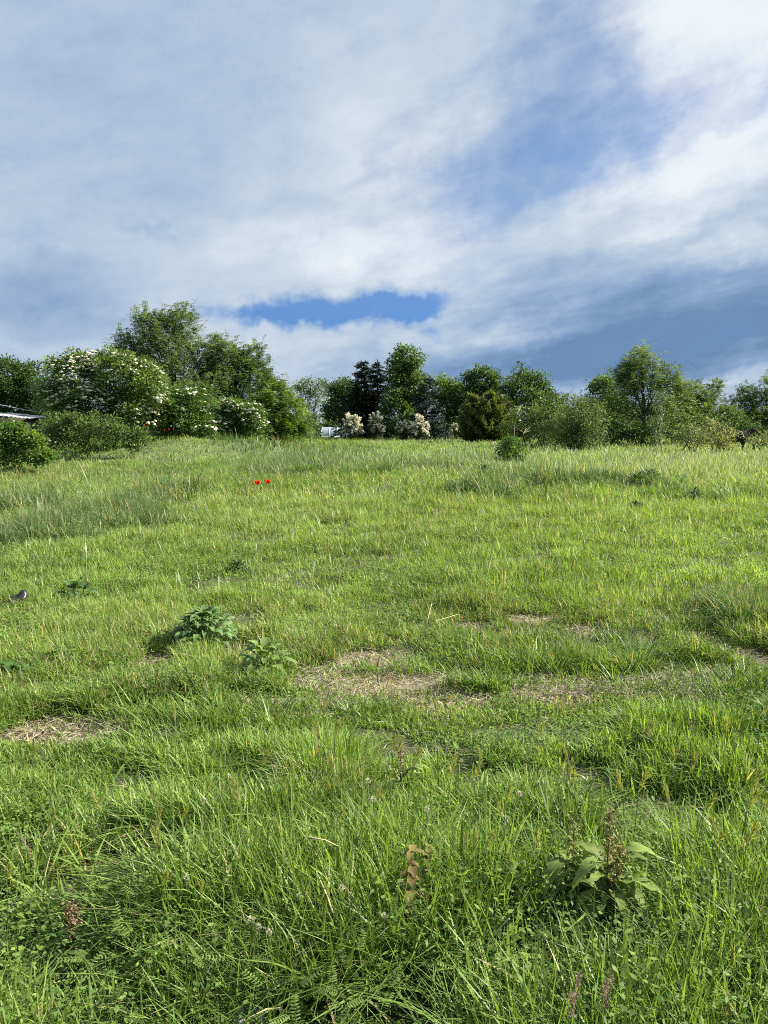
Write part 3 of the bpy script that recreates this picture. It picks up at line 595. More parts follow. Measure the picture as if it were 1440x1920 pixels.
tree('pointed_tree', 'dark tree with a pointed dome and a sloping right shoulder', 'tree', 67, (992, 822), [(984, 713, 20, 18), (974, 738, 26, 28), (1004, 733, 22, 26), (1028, 752, 22, 20), (995, 768, 42, 28), (990, 795, 36, 24), (1040, 768, 14, 16)], 10, 26, 0.26, (0.24, 0.6), [(0.03, 0.062, 0.018), (0.058, 0.10, 0.028)], group=GT, seed=13, trunk_r=0.16)
plume_shrub('cream flowering shrub in front of the dark round tree trunk, biggest bloom', 64, (661, 792), 25, 24, 60, 1.0, 31)
plume_shrub('greyer flowering shrub with thin blooms in front of the black spruces', 65, (705, 790), 20, 23, 40, 0.45, 32, (0.55, 0.54, 0.44))
plume_shrub('small cream flowering shrub left of the broad one below the tall tree', 63, (756, 800), 18, 17, 42, 0.8, 33)
plume_shrub('broad cream flowering shrub below the blue spruce', 62, (787, 795), 25, 24, 66, 1.0, 34)
plume_shrub('little cream flowering shrub under the light green rounded tree', 62, (854, 803), 12, 11, 22, 0.8, 35)

# right group
tree('hawthorn_bush', 'leafy bush with bare twigs behind the small round bush', 'shrub', 44, (1010, 830), [(985, 785, 24, 22), (1030, 775, 28, 26), (1005, 800, 28, 22), (960, 802, 18, 16), (1040, 805, 22, 20), (1000, 824, 44, 12)], 17, 20, 0.16, (0.14, 0.5), OLIVE, group=GS, seed=14, multi=3, trunk_r=0.04, shell=0.4, blossom=16, blos_r=(0.04, 0.08))
tree('wild_rose_bush', 'loose dark bush with upright shoots in front of the round right tree', 'shrub', 39, (1085, 838), [(1072, 762, 22, 16), (1090, 782, 32, 26), (1058, 800, 26, 22), (1106, 766, 22, 18), (1112, 812, 28, 16), (1080, 815, 30, 16), (1040, 812, 16, 14), (1124, 790, 20, 22), (1085, 828, 46, 11)], 17, 20, 0.16, (0.13, 0.5), [(0.045, 0.07, 0.024), (0.085, 0.115, 0.042)], group=GS, seed=15, multi=3, trunk_r=0.04, shell=0.4, blossom=20, blos_r=(0.03, 0.06))
tree('round_tree', 'rounded tree half hidden at the left foot of the tall feathery tree', 'tree', 54, (1135, 826), [(1132, 724, 22, 18), (1118, 748, 20, 24), (1146, 745, 24, 24), (1135, 775, 28, 24)], 10, 26, 0.2, (0.2, 0.6), MID, group=GT, seed=16, trunk_r=0.12)
tree('feathery_tree', 'tall feathery yellow green tree with an open fan shaped top on the right', 'tree', 47, (1205, 830), [(1187, 680, 27, 9), (1223, 684, 27, 10), (1205, 700, 38, 14), (1182, 718, 29, 14), (1234, 717, 32, 16), (1205, 734, 44, 22), (1167, 748, 32, 22), (1245, 751, 32, 24), (1205, 774, 52, 32), (1162, 788, 34, 28), (1248, 791, 34, 26), (1273, 736, 13, 10), (1200, 672, 21, 8), (1146, 771, 27, 22), (1267, 771, 27, 22), (1254, 702, 15, 8), (1162, 700, 15, 8)], 4.4, 7, 0.3, (0.16, 0.38), FEATH, 'frond', 1.0, group=GT, seed=17, trunk_r=0.14, shell=0.4)
tree('locust_tree', 'lower feathery tree right of the fan topped tree, sprig rising on its right', 'tree', 51, (1315, 830), [(1288, 745, 30, 20), (1272, 772, 28, 28), (1322, 748, 26, 18), (1338, 728, 10, 12), (1312, 772, 44, 30), (1350, 782, 28, 26), (1295, 800, 40, 22), (1345, 808, 30, 18)], 10, 9, 0.24, (0.12, 0.42), [(0.05, 0.085, 0.022), (0.09, 0.13, 0.03)], 'frond', 0.5, group=GT, seed=18, trunk_r=0.12, shell=0.4)
tree('locust_tree', 'feathery tree cut by the right edge of the view above the horse', 'tree', 53, (1425, 830), [(1408, 740, 24, 14), (1438, 730, 26, 16), (1396, 762, 26, 18), (1432, 765, 36, 26), (1418, 795, 36, 24), (1480, 750, 36, 30), (1470, 790, 40, 30)], 10, 9, 0.24, (0.12, 0.42), [(0.045, 0.078, 0.024), (0.08, 0.115, 0.034)], 'frond', 0.5, group=GT, seed=19, trunk_r=0.12, shell=0.4)
tree('variegated_bush', 'pale yellowish bush in front of the horse', 'shrub', 36, (1345, 842), [(1345, 800, 24, 20), (1362, 816, 18, 18), (1328, 818, 22, 16), (1350, 830, 26, 10)], 22, 12, 0.12, (0.12, 0.55), [(0.09, 0.115, 0.04), (0.20, 0.20, 0.09)], group=GS, seed=20, multi=3, trunk_r=0.03, shell=0.35)
tree('pale_bush', 'small pale leaved bush left of the yellowish one by the horse', 'shrub', 37, (1290, 838), [(1290, 808, 24, 18), (1308, 820, 18, 14), (1272, 820, 16, 12), (1290, 830, 26, 9)], 20, 12, 0.12, (0.12, 0.55), [(0.07, 0.10, 0.04), (0.14, 0.165, 0.08)], group=GS, seed=41, multi=3, trunk_r=0.03, shell=0.35)
tree('pale_bush', 'small straggling bush at the right edge right of the horse', 'shrub', 36, (1425, 846), [(1425, 826, 18, 12), (1440, 836, 18, 10), (1456, 822, 22, 16)], 20, 12, 0.12, (0.12, 0.55), [(0.07, 0.095, 0.035), (0.15, 0.16, 0.07)], group=GS, seed=42, multi=2, trunk_r=0.03, shell=0.35)
tree('sapling', 'thin young tree with a pale straight stem in front of the fan topped tree', 'sapling', 40, (1241, 838), [(1240, 742, 10, 8), (1242, 762, 14, 10), (1240, 790, 20, 14), (1236, 812, 22, 12)], 9, 12, 0.12, (0.10, 0.55), GREY, group=GT, seed=43, trunk_r=0.035, bark=(0.34, 0.30, 0.24), shell=0.2)
tree('dense_bush', 'dark bush filling the foot of the tall feathery tree', 'shrub', 46, (1190, 834), [(1170, 808, 34, 18), (1210, 812, 32, 16), (1140, 812, 26, 16)], 16, 22, 0.18, (0.17, 0.55), DARK, group=GS, seed=44, multi=3, trunk_r=0.04)

tree('dense_bush', 'deep green bush between the low feathery tree and the horse', 'shrub', 49, (1320, 832), [(1300, 803, 40, 20), (1372, 800, 36, 22), (1258, 800, 26, 20), (1400, 815, 30, 16)], 14, 22, 0.18, (0.17, 0.55), DARK, group=GS, seed=48, multi=3, trunk_r=0.04)
# the lone round bush out in the meadow
r_ = tree('round_bush', 'small round glossy leaved bush standing alone in the meadow grass', 'bush', 26, (962, 872), [(960, 843, 21, 19), (965, 829, 13, 9), (954, 856, 19, 14), (974, 852, 14, 15), (962, 868, 20, 8)], 95, 12, 0.06, (0.10, 0.6), [(0.034, 0.075, 0.018), (0.08, 0.15, 0.028)], group=None, seed=45, multi=3, trunk_r=0.025)
def twig(label, Y, pts, r0, cat='dead branch', grp='dead branches by the round bush'):
    p = np.array([P(a, b, Y) for a, b in pts]); p[:, 1] += np.linspace(0, 0.3, len(p)); base = p[0].copy(); base[2] = hfun(base[0], base[1]) - 0.02
    g = Geo(); tube(g, np.concatenate([[base], p]), np.linspace(r0, r0 * 0.35, len(p) + 1), (0.36, 0.31, 0.25), 5)
    for k in range(3):
        a = p[len(p) // 2] ; tube(g, np.array([a, a + np.array([random.uniform(-.25, .25), .05, random.uniform(.05, .3)])]), [r0 * .4, r0 * .2], (0.36, 0.31, 0.25), 4)
    o = g.build('dead_branch', M_BARK, None, base); tag(o, label, cat, grp)
twig('tall bare curved branch rising behind the lone round bush', 27, [(964, 815), (966, 795), (972, 775), (979, 764)], 0.016)
twig('short bare branch leaning right from the lone round bush', 26.5, [(978, 825), (984, 812), (990, 803)], 0.016)
twig('bare dry stick in the grass left of the lone round bush', 26.5, [(930, 852), (928, 838), (922, 826)], 0.012)

# brambles on the left
tree('bramble_thicket', 'dense bright green bramble thicket at the left edge nearest the mown strip', 'brambles', 27, (20, 868), [(6, 822, 36, 22), (42, 838, 26, 18), (10, 852, 42, 18), (58, 818, 20, 14), (-40, 830, 50, 30), (66, 852, 20, 12), (28, 806, 12, 9), (75, 832, 14, 12), (84, 858, 12, 8)], 30, 22, 0.13, (0.12, 0.7), [(0.05, 0.10, 0.018), (0.095, 0.155, 0.03)], group=GS, seed=46, multi=4, trunk_r=0.015, crown_name='leaves', trunk_name='stems')
tree('bramble_thicket', 'long darker bramble bank below the big white flowered elder', 'brambles', 32, (170, 845), [(105, 806, 36, 22), (150, 803, 36, 24), (195, 806, 36, 22), (235, 815, 28, 16), (120, 825, 40, 14), (175, 828, 40, 14), (88, 800, 14, 10), (130, 790, 12, 8), (215, 798, 14, 9), (255, 828, 18, 10)], 26, 20, 0.13, (0.12, 0.6), [(0.042, 0.072, 0.02), (0.075, 0.11, 0.032)], group=GS, seed=47, multi=4, trunk_r=0.015, crown_name='leaves', trunk_name='stems')

# far wood that closes the gaps at the horizon
rg = np.random.default_rng(77); L = []
for xx in np.arange(-110, 111, 4.0):
    h_ = rg.uniform(2.6, 4.4) + (1.5 if xx > 20 else 0); L.append((np.array([xx + rg.uniform(-1.5, 1.5), 130 + rg.uniform(-6, 10), h_ * 0.45 - 1.6]), np.array([rg.uniform(2.8, 4.5), 3.0, h_ * 0.62])))
tag(foliage(L, rg, 3.0, 22, 0.6, (0.6, 0.6), [(0.03, 0.055, 0.022), (0.055, 0.085, 0.035)]).build('woods', M_LEAF), 'far low line of woods closing the gaps between the trees', 'woods', kind='stuff')

# ------------------------------------------------------------------ small far structures
def box(g, lo, hi, col):
    lo, hi = np.array(lo, float), np.array(hi, float); V = np.array([[(lo, hi)[i][0], (lo, hi)[j][1], (lo, hi)[k][2]] for k in (0, 1) for j in (0, 1) for i in (0, 1)])
    g.add(V, [[0, 2, 3, 1], [4, 5, 7, 6], [0, 1, 5, 4], [2, 6, 7, 3], [0, 4, 6, 2], [1, 3, 7, 5]], col)
def glass_mat():
    m, n = mat_new('greenhouse_film'); ns, ln = n.nodes, n.links
    pb = ns.new('ShaderNodeBsdfPrincipled'); pb.inputs['Base Color'].default_value = (0.25, 0.3, 0.36, 1); pb.inputs['Roughness'].default_value = 0.15; pb.inputs['Specular IOR Level'].default_value = 0.8
    tn = ns.new('ShaderNodeTexNoise'); tn.inputs['Scale'].default_value = 3; cr_ = ns.new('ShaderNodeValToRGB'); cr_.color_ramp.elements[0].color = (0.14, 0.18, 0.24, 1); cr_.color_ramp.elements[1].color = (0.4, 0.45, 0.5, 1)
    ln.new(tn.outputs['Fac'], cr_.inputs[0]); ln.new(cr_.outputs[0], pb.inputs['Base Color'])
    out = ns.new('ShaderNodeOutputMaterial'); ln.new(pb.outputs[0], out.inputs[0]); return m
Yg = 96; a_ = P(603, 819, Yg); b_ = P(660, 801, Yg); zb = float(hfun(a_[0], Yg)); x0, x1, zt = a_[0], b_[0], b_[2]
root = empty('greenhouse', (x0, Yg, zb), 'low white greenhouse with a pale glazed roof between the far trees', 'greenhouse')
g = Geo(); zm = zb + (zt - zb) * 0.55
box(g, (x0, Yg, zb), (x1, Yg + 3, zm - 0.05), (0.72, 0.72, 0.7)); g.build('wall', M_SOLID, root, (x0, Yg, zb))
g = Geo()
V = []
for i, xx in enumerate((x0 + 0.05, x1)):
    for k in range(9):
        a = math.pi * k / 8; V.append([xx, Yg + 1.5 - 1.5 * math.cos(a), zm + (zt - zm) * math.sin(a) ** 0.8])
g.add(V, [[k, k + 1, k + 10, k + 9] for k in range(8)], (0.6, 0.65, 0.7)); g.build('roof', glass_mat(), root, (x0, Yg, zb))
g = Geo()
for xx in np.linspace(x0, x1, 5):
    tube(g, np.array([[xx, Yg + 1.5 - 1.53 * math.cos(math.pi * k / 8), zm + (zt - zm + .03) * math.sin(math.pi * k / 8) ** 0.8] for k in range(9)]), 0.025, (0.6, 0.6, 0.6), 5)
tube(g, np.array([[x0, Yg - .03, zm], [x1, Yg - .03, zm]]), 0.035, (0.7, 0.7, 0.7), 5); g.build('frame', M_SOLID, root, (x0, Yg, zb))

Ys = 40; a_ = P(-60, 772, Ys); b_ = P(60, 781, Ys); zb = float(hfun(-18, Ys))
root = empty('shed', (a_[0], Ys, zb), 'low dark shed with pale sheet roof at the left edge above the brambles', 'shed')
g = Geo(); box(g, (a_[0] + .1, Ys + .1, zb), (b_[0] - .2, Ys + 2.0, b_[2] - 0.06), (0.05, 0.04, 0.035)); g.build('wall', M_SOLID, root, (a_[0], Ys, zb))
for k in range(3):
    g = Geo(); xa = a_[0] + (b_[0] - a_[0]) * k / 3 - 0.05; xb = a_[0] + (b_[0] - a_[0]) * (k + 1) / 3 + 0.1; n = 25; V = []
    for i in range(n):
        xx = xa + (xb - xa) * i / (n - 1); zc = a_[2] + (b_[2] - a_[2]) * ((xx - a_[0]) / (b_[0] - a_[0])) + 0.02 * math.sin(i * 1.6) + 0.03 * (k % 2)
        V += [[xx, Ys - 0.15 - .1 * k, zc - 0.09], [xx, Ys + 2.2, zc + 0.02]]
    V = np.array(V); V2 = V - [0, 0, 0.015]; VV = np.concatenate([V, V2]); F = [[2 * i, 2 * i + 2, 2 * i + 3, 2 * i + 1] for i in range(n - 1)] + [[2 * n + 2 * i, 2 * n + 2 * i + 1, 2 * n + 2 * i + 3, 2 * n + 2 * i + 2] for i in range(n - 1)] + [[2 * i, 2 * n + 2 * i, 2 * n + 2 * i + 2, 2 * i + 2] for i in range(n - 1)]
    g.add(VV, F, (0.42, 0.42, 0.43)); g.build('roof_sheet', M_SOLID, root, (a_[0], Ys, zb))
g = Geo(); p = np.array([P(-120, 735, 37), P(0, 759, 37), P(50, 769, 37), P(94, 776, 37)]); tube(g, p, 0.016, (0.5, 0.5, 0.5), 5)
q = p[-1].copy(); q[2] = hfun(q[0], q[1]) - .1; tube(g, np.array([q, p[-1] + [0, 0, .1]]), 0.05, (0.2, 0.17, 0.13), 6)
q = p[0].copy(); q[2] = hfun(q[0], q[1]) - .1; tube(g, np.array([q, p[0] + [0, 0, .1]]), 0.06, (0.2, 0.17, 0.13), 6)
tag(g.build('wire', M_SOLID), 'thin pale wire sloping down to the elder above the brambles', 'wire')

# ------------------------------------------------------------------ the pony
def skin(name, verts, edges, radii, mat, parent, col, loc, sub=2, rootv=0):
    me = bpy.data.meshes.new(name); me.from_pydata([tuple(np.asarray(v, float)) for v in verts], edges, []); me.materials.append(mat)
    o = bpy.data.objects.new(name, me); C.objects.link(o); o.parent = parent
    at = me.color_attributes.new('tint', 'FLOAT_COLOR', 'POINT')
    for i in range(len(verts)): at.data[i].color = (*col, 1)
    o.modifiers.new('skin', 'SKIN'); sl = me.skin_vertices[0].data
    for i, r in enumerate(radii): sl[i].radius = (r if isinstance(r, tuple) else (r, r)); sl[i].use_root = (i == rootv)
    s = o.modifiers.new('sub', 'SUBSURF'); s.levels = sub; s.render_levels = sub
    return o
def plain_mat(name, col, rough=0.6):
    m, n = mat_new(name); ns, ln = n.nodes, n.links; pb = ns.new('ShaderNodeBsdfPrincipled'); tn = ns.new('ShaderNodeTexNoise'); tn.inputs['Scale'].default_value = 6; tn.inputs['Detail'].default_value = 5
    cr_ = ns.new('ShaderNodeValToRGB'); cr_.color_ramp.elements[0].position = .3; cr_.color_ramp.elements[1].position = .7; cr_.color_ramp.elements[0].color = (*[c * 0.7 for c in col], 1); cr_.color_ramp.elements[1].color = (*[min(1, c * 1.3) for c in col], 1)
    ln.new(tn.outputs['Fac'], cr_.inputs[0]); ln.new(cr_.outputs[0], pb.inputs['Base Color']); pb.inputs['Roughness'].default_value = rough
    out = ns.new('ShaderNodeOutputMaterial'); ln.new(pb.outputs[0], out.inputs[0]); return m
hp = P(1390, 838, 40); hp[2] = float(hfun(hp[0], 40))
pony = empty('horse', hp, 'dark brown horse facing right behind the pale bushes at the right edge', 'horse')
M_COAT = plain_mat('pony_coat', (0.014, 0.007, 0.005), 0.95); M_MANE = plain_mat('pony_mane', (0.012, 0.010, 0.009), 0.7); M_STRAP = plain_mat('pale_strap', (0.55, 0.50, 0.42), 0.7)
v = [(-0.45, 0, 0.84), (-0.75, 0, 0.86), (-0.15, 0, 0.82), (0.08, 0, 0.86),                       # 0 belly, 1 rump, 2 barrel, 3 shoulder
     (0.28, 0, 1.02), (0.48, 0, 1.17), (0.62, 0, 1.17), (0.78, 0, 1.05), (0.86, 0, 0.97),           # 4 neck .. 8 muzzle
     (-0.78, 0.13, 0.62), (-0.86, 0.13, 0.36), (-0.82, 0.13, 0.06), (-0.80, 0.13, 0.0),           # hind leg
     (-0.78, -0.13, 0.62), (-0.80, -0.13, 0.36), (-0.74, -0.13, 0.06), (-0.72, -0.13, 0.0),
     (0.10, 0.12, 0.56), (0.12, 0.12, 0.34), (0.11, 0.12, 0.06), (0.13, 0.12, 0.0),                # fore leg
     (0.06, -0.12, 0.56), (0.02, -0.12, 0.34), (0.0, -0.12, 0.06), (0.02, -0.12, 0.0),
     (0.53, 0.06, 1.27), (0.53, -0.06, 1.27)]
e = [(0, 1), (0, 2), (2, 3), (3, 4), (4, 5), (5, 6), (6, 7), (7, 8), (1, 9), (9, 10), (10, 11), (11, 12), (1, 13), (13, 14), (14, 15), (15, 16), (3, 17), (17, 18), (18, 19), (19, 20), (3, 21), (21, 22), (22, 23), (23, 24), (6, 25), (6, 26)]
rr = [(.24, .25), (.22, .23), (.24, .25), (.2, .24), (.13, .17), (.1, .13), (.1, .12), (.075, .085), (.055, .06), .11, .055, .04, .05, .11, .055, .04, .05, .085, .055, .038, .05, .085, .055, .038, .05, .022, .022]
skin('body', v, e, rr, M_COAT, pony, (0.05, 0.02, 0.01), hp)
g = Geo(); n = 260; t = rng.random(n); c0 = np.stack([0.02 + 0.5 * t, rng.normal(0, .03, n), 1.02 + 0.30 * t], 1); cards(g, c0 + hp, np.stack([rng.normal(-.2, .2, n), rng.choice([-1, 1], n) * .5, -1 + 0 * t], 1), rng.normal(size=(n, 3)), 0.14 + .1 * rng.random(n), np.full(n, .03), np.tile([0.01, 0.008, 0.007], (n, 1))); g.build('mane', M_MANE, pony, hp)
g = Geo(); n = 160; c0 = np.stack([-0.95 - 0.04 * rng.random(n), rng.normal(0, .03, n), 0.92 - 0.3 * rng.random(n)], 1); cards(g, c0 + hp, np.stack([rng.normal(-.1, .1, n), rng.normal(0, .1, n), -np.ones(n)], 1), rng.normal(size=(n, 3)), 0.25 + .1 * rng.random(n), np.full(n, .03), np.tile([0.01, 0.008, 0.007], (n, 1))); g.build('tail', M_MANE, pony, hp)
g = Geo(); th = np.linspace(0, 2 * np.pi, 17); tube(g, hp + np.stack([-0.02 + 0.1 * np.cos(th * 1) * 0 + 0.10 * np.sin(th) * -1, 0.235 * np.cos(th), 0.87 + 0.255 * np.sin(th)], 1), 0.02, (0.55, 0.5, 0.42), 5); g.build('harness_strap', M_STRAP, pony, hp)
for s_ in (-1, 1):
    me = bpy.data.meshes.new('eye'); import bmesh
    bm = bmesh.new(); bmesh.ops.create_uvsphere(bm, u_segments=8, v_segments=6, radius=0.018); bm.to_mesh(me); bm.free(); me.materials.append(M_MANE)
    o = bpy.data.objects.new('eye', me); C.objects.link(o); o.parent = pony; o.location = (0.66, s_ * 0.085, 1.19)

# ------------------------------------------------------------------ poppies
def make_poppy(label, group, h):
    r0 = empty('poppy', (0, 0, 0), label, 'poppy', group); g = Geo()
    for k in range(4):
        a0 = k * math.pi / 2 + 0.2; V = []; nu, nv = 6, 5
        for i in range(nv + 1):
            t = i / nv
            for j in range(nu + 1):
                ph = a0 + (j / nu - 0.5) * 2.0; rad = 0.052 * math.sin(t * 1.5) * (1 + 0.1 * math.sin(5 * ph + k)); V.append([rad * math.cos(ph), rad * math.sin(ph), h + 0.055 * t ** 1.6 + 0.006 * (k % 2) + 0.004 * math.sin(9 * ph)])
        g.add(V, [[i * (nu + 1) + j, i * (nu + 1) + j + 1, (i + 1) * (nu + 1) + j + 1, (i + 1) * (nu + 1) + j] for i in range(nv) for j in range(nu)], (0.72, 0.035, 0.012))
    g.build('petals', M_PETAL, r0); g = Geo(); tube(g, np.array([[0, 0, -0.02], [0.01, 0, h * 0.5], [0, 0, h]]), 0.003, (0.06, 0.1, 0.03), 5); g.build('stem', M_PLANT, r0)
    g = Geo(); tube(g, np.array([[0, 0, h + .002], [0, 0, h + .012], [0, 0, h + .022]]), [0.006, 0.012, 0.009], (0.01, 0.008, 0.012), 8); g.build('seed_pod', M_SOLID, r0)
    return r0
PO = [(485, 906, 13.2, 'red poppy in mid meadow, left one of the close pair'), (506, 904, 13.2, 'red poppy in mid meadow, right one of the close pair'),
      (266, 797, 33, 'faint red poppy highest on the bank below the elder'), (272, 802, 33, 'faint red poppy just below the highest one on the bank'), (311, 807, 34, 'red poppy on the bank, leftmost of the middle three'), (318, 805, 34, 'red poppy on the bank, middle of the middle three'), (324, 805, 34, 'red poppy on the bank, rightmost of the middle three'), (350, 823, 33, 'upper of two orange red poppies at the right end of the bank'), (352, 829, 33, 'lower of two orange red poppies at the right end of the bank')]
proto = None
for i, (px, py, Y, lab) in enumerate(PO):
    q = P(px, py, Y); gz = float(hfun(q[0], q[1])); h = max(0.25, q[2] - gz - 0.02)
    o = make_poppy(lab, 'red poppies in the meadow', h); o.location = (q[0], q[1], gz); o.rotation_euler = (0.05 + 0.02 * (i % 3), -0.04, i * 1.3)
    if i == 1: o.scale = (0.85, 0.9, 1.0); o.rotation_euler = (-0.05, 0.06, 2.2)
    if Y > 20: o.scale = (0.45, 0.45, 1.0)

# ------------------------------------------------------------------ plants close by
def rosette(name, label, px, py, n, L, Wd, h, col, seed, stems_up=0):
    rd = random.Random(seed); c = G(px, py); c[2] = float(hfun(c[0], c[1])) - 0.01
    root = empty(name, c, label, 'plant'); lg = Geo(); sg = Geo()
    for k in range(n):
        a = k * 2.39996 + rd.uniform(-.3, .3); f = (k + 0.5) / n; el_ = 0.35 + 1.0 * (1 - f) + rd.uniform(-.15, .15); hh = h * (0.2 + 0.75 * math.cos(f * 1.45) + rd.uniform(-.12, .12)); rad = h * 0.8 * math.sin(f * 1.45) * rd.uniform(.75, 1.1)
        p = c + np.array([math.cos(a) * rad, math.sin(a) * rad, hh]); d = np.array([math.cos(a) * math.cos(el_), math.sin(a) * math.cos(el_), math.sin(el_) * 0.6])
        tube(sg, np.array([c + [0, 0, .005], (c + p) / 2 + [0, 0, .03], p]), [0.004, 0.0035, 0.0025], np.array(col) * 1.3, 4)
        blade_leaf(lg, p, d, np.array([0, 0, 1.0]), L * rd.uniform(.7, 1.2), Wd * rd.uniform(.75, 1.15), rd.uniform(.6, 1.5), 0.3, 0.08, np.array(col) * rd.uniform(.8, 1.25), r=rd)
    lg.build('leaves', M_PLANT, root, c); sg.build('stems', M_PLANT, root, c); return root
rosette('leafy_weed', 'dense dark green leafy weed standing alone before the bare path', 385, 1205, 170, 0.075, 0.040, 0.235, (0.135, 0.225, 0.085), 1)
rosette('leafy_weed', 'pale green leafy weed lower right of the dense dark one', 497, 1252, 40, 0.10, 0.045, 0.15, (0.15, 0.23, 0.07), 2)
rosette('plantain', 'low broad leaved weed near the left edge below the black scrap', 110, 1240, 26, 0.10, 0.055, 0.06, (0.05, 0.10, 0.025), 3)
rosette('plantain', 'broad leaved weed on the lower left edge above the bare patch', 20, 1262, 24, 0.09, 0.05, 0.07, (0.055, 0.115, 0.025), 4)
rosette('plantain', 'dark leaved weed beside the bluish grass above the dense weed', 145, 1125, 22, 0.12, 0.06, 0.14, (0.07, 0.13, 0.045), 5)
rosette('plantain', 'dark weed on the short grass right of the bare patches', 1160, 1112, 26, 0.10, 0.05, 0.08, (0.05, 0.09, 0.04), 6)

for i, (px, py, h_, lab) in enumerate([(1195, 922, .30, 'dark leafy weed in the far grass, left of two close ones'), (1217, 920, .34, 'dark leafy weed in the far grass, right of two close ones'), (1190, 965, .16, 'small dark weed alone on the short grass below the two close ones'), (1300, 952, .25, 'dark leafy weed in the tall patch near the right edge'), (905, 912, .3, 'dark leafy weed in the bluish grass below the lone round bush'), (885, 940, .22, 'dark low weed at the left end of the bluish tuft below the round bush'), (445, 1070, .12, 'reddish green weed alone on the short grass left of middle')]):
    rosette('dark_weed', lab, px, py, 45, h_ * .55, h_ * .22, h_, (0.05, 0.09, 0.035), 20 + i)
def dock(label, px, py, h, nleaf, seed, panicle, lean=(0, 0), pcol=(0.25, 0.20, 0.07), z=0.0):
    rd = random.Random(seed); c = G(px, py, z); c[2] = float(hfun(c[0], c[1])) - 0.01
    root = empty('dock_plant', c, label, 'dock plant'); lg, sg, heads = Geo(), Geo(), []
    for k in range(nleaf):
        a = rd.uniform(0, 6.28); el_ = rd.uniform(.3, 1.1); L = rd.uniform(.06, .155); z0 = rd.uniform(.2, .6) * h
        p = c + np.array([lean[0] * z0, lean[1] * z0, z0]); d = np.array([math.cos(a) * math.cos(el_), math.sin(a) * math.cos(el_), math.sin(el_) * .7])
        p1 = p + d * L * 0.35; tube(sg, np.array([p, p1]), [0.004, 0.003], (0.10, 0.13, 0.05), 5)
        blade_leaf(lg, p1, d, np.array([0, 0, 1.0]), L, L * rd.uniform(.26, .36), rd.uniform(.8, 2.0), 0.25, 0.14, np.array([0.165, 0.225, 0.06]) * rd.uniform(.75, 1.3), seg=10, r=rd)
    for k in range(panicle):
        a = rd.uniform(0, 6.28); sp = 0.0 if k == 0 else rd.uniform(.08, .3); top = c + np.array([lean[0] * h + math.cos(a) * sp * h, lean[1] * h + math.sin(a) * sp * h, h * (1 if k == 0 else rd.uniform(.7, .95))])
        base = c if k == 0 else c + np.array([lean[0], lean[1], 1.0]) * h * rd.uniform(.3, .55); path = limb_path(base, top, np.random.default_rng(seed + k), 8, 0.05)
        tube(sg, path, np.linspace(0.005 if k == 0 else 0.003, 0.0015, 8), (0.15, 0.13, 0.05), 5)
        m = 330 if k == 0 else 240; rg2 = np.random.default_rng(seed * 3 + k); u = 0.45 + 0.55 * rg2.random(m); i = np.clip((u * 7).astype(int), 0, 6); q = path[i] + (path[i + 1] - path[i]) * (u * 7 - i)[:, None] + rg2.normal(size=(m, 3)) * 0.011
        pg = Geo(); heads.append(pg); cards(pg, q, rg2.normal(size=(m, 3)), rg2.normal(size=(m, 3)), 0.006 + 0.005 * rg2.random(m), 0.004 + 0.003 * rg2.random(m), np.array(pcol) * (0.7 + 0.7 * rg2.random((m, 1))), 0.5)
    lg.build('leaves', M_PLANT, root, c); sg.build('stems', M_PLANT, root, c)
    for pg in heads: pg.build('seed_head', M_DRY, root, c)
    return root
dock('big dock plant with large wavy leaves and rusty seed spikes at lower right', 1140, 1785, 0.40, 36, 3, 2, (0.03, 0.14))
dock('smaller greener dock stalk just left of the big rusty one', 1080, 1745, 0.34, 16, 5, 1, (-0.03, 0.12), (0.17, 0.16, 0.05))
dock('thin rusty dock stalk standing by the path near the picture middle', 752, 1500, 0.24, 4, 8, 1, (0, 0.05), (0.22, 0.18, 0.08))
dock('reddish dock stalk low in the grass on the lower left', 135, 1800, 0.19, 2, 9, 1, (0, 0.05), (0.20, 0.13, 0.08))

def nettle(label, px, py, h, seed, cols):
    rd = random.Random(seed); c = G(px, py); c[2] = float(hfun(c[0], c[1])) - 0.01; root = empty('nettle', c, label, 'nettle', 'nettles in the near grass'); lg, sg = Geo(), Geo()
    tube(sg, np.array([c, c + [0.005, 0.01, h * .5], c + [0, 0.03, h]]), [0.004, 0.003, 0.002], (0.14, 0.08, 0.04), 6)
    for lv in range(8):
        t = 0.2 + 0.8 * lv / 7
        for k in range(4 if lv > 3 else 2):
            a = lv * 1.57 + k * (3.14159 if lv <= 3 else 1.5708) + rd.uniform(-.3, .3); col = np.array(cols[0]) * (1 - t) + np.array(cols[1]) * t
            blade_leaf(lg, c + [0, 0.03 * t, h * t], np.array([math.cos(a), math.sin(a), rd.uniform(-.5, .5)]), np.array([0, 0, 1.0]), rd.uniform(.04, .062) * (1.1 - .4 * t), rd.uniform(.018, .027), rd.uniform(.4, 1.1), 0.3, 0.05, col * rd.uniform(.8, 1.2), seg=6, r=rd)
    lg.build('leaves', M_PLANT, root, c); sg.build('stem', M_PLANT, root, c)
nettle('brown leaved nettle, tall one in the near grass left of the dock', 772, 1795, 0.31, 1, [(0.22, 0.11, 0.05), (0.19, 0.16, 0.06)])
nettle('yellow green nettle just right of the brown leaved one', 803, 1755, 0.27, 2, [(0.07, 0.11, 0.03), (0.17, 0.18, 0.04)])

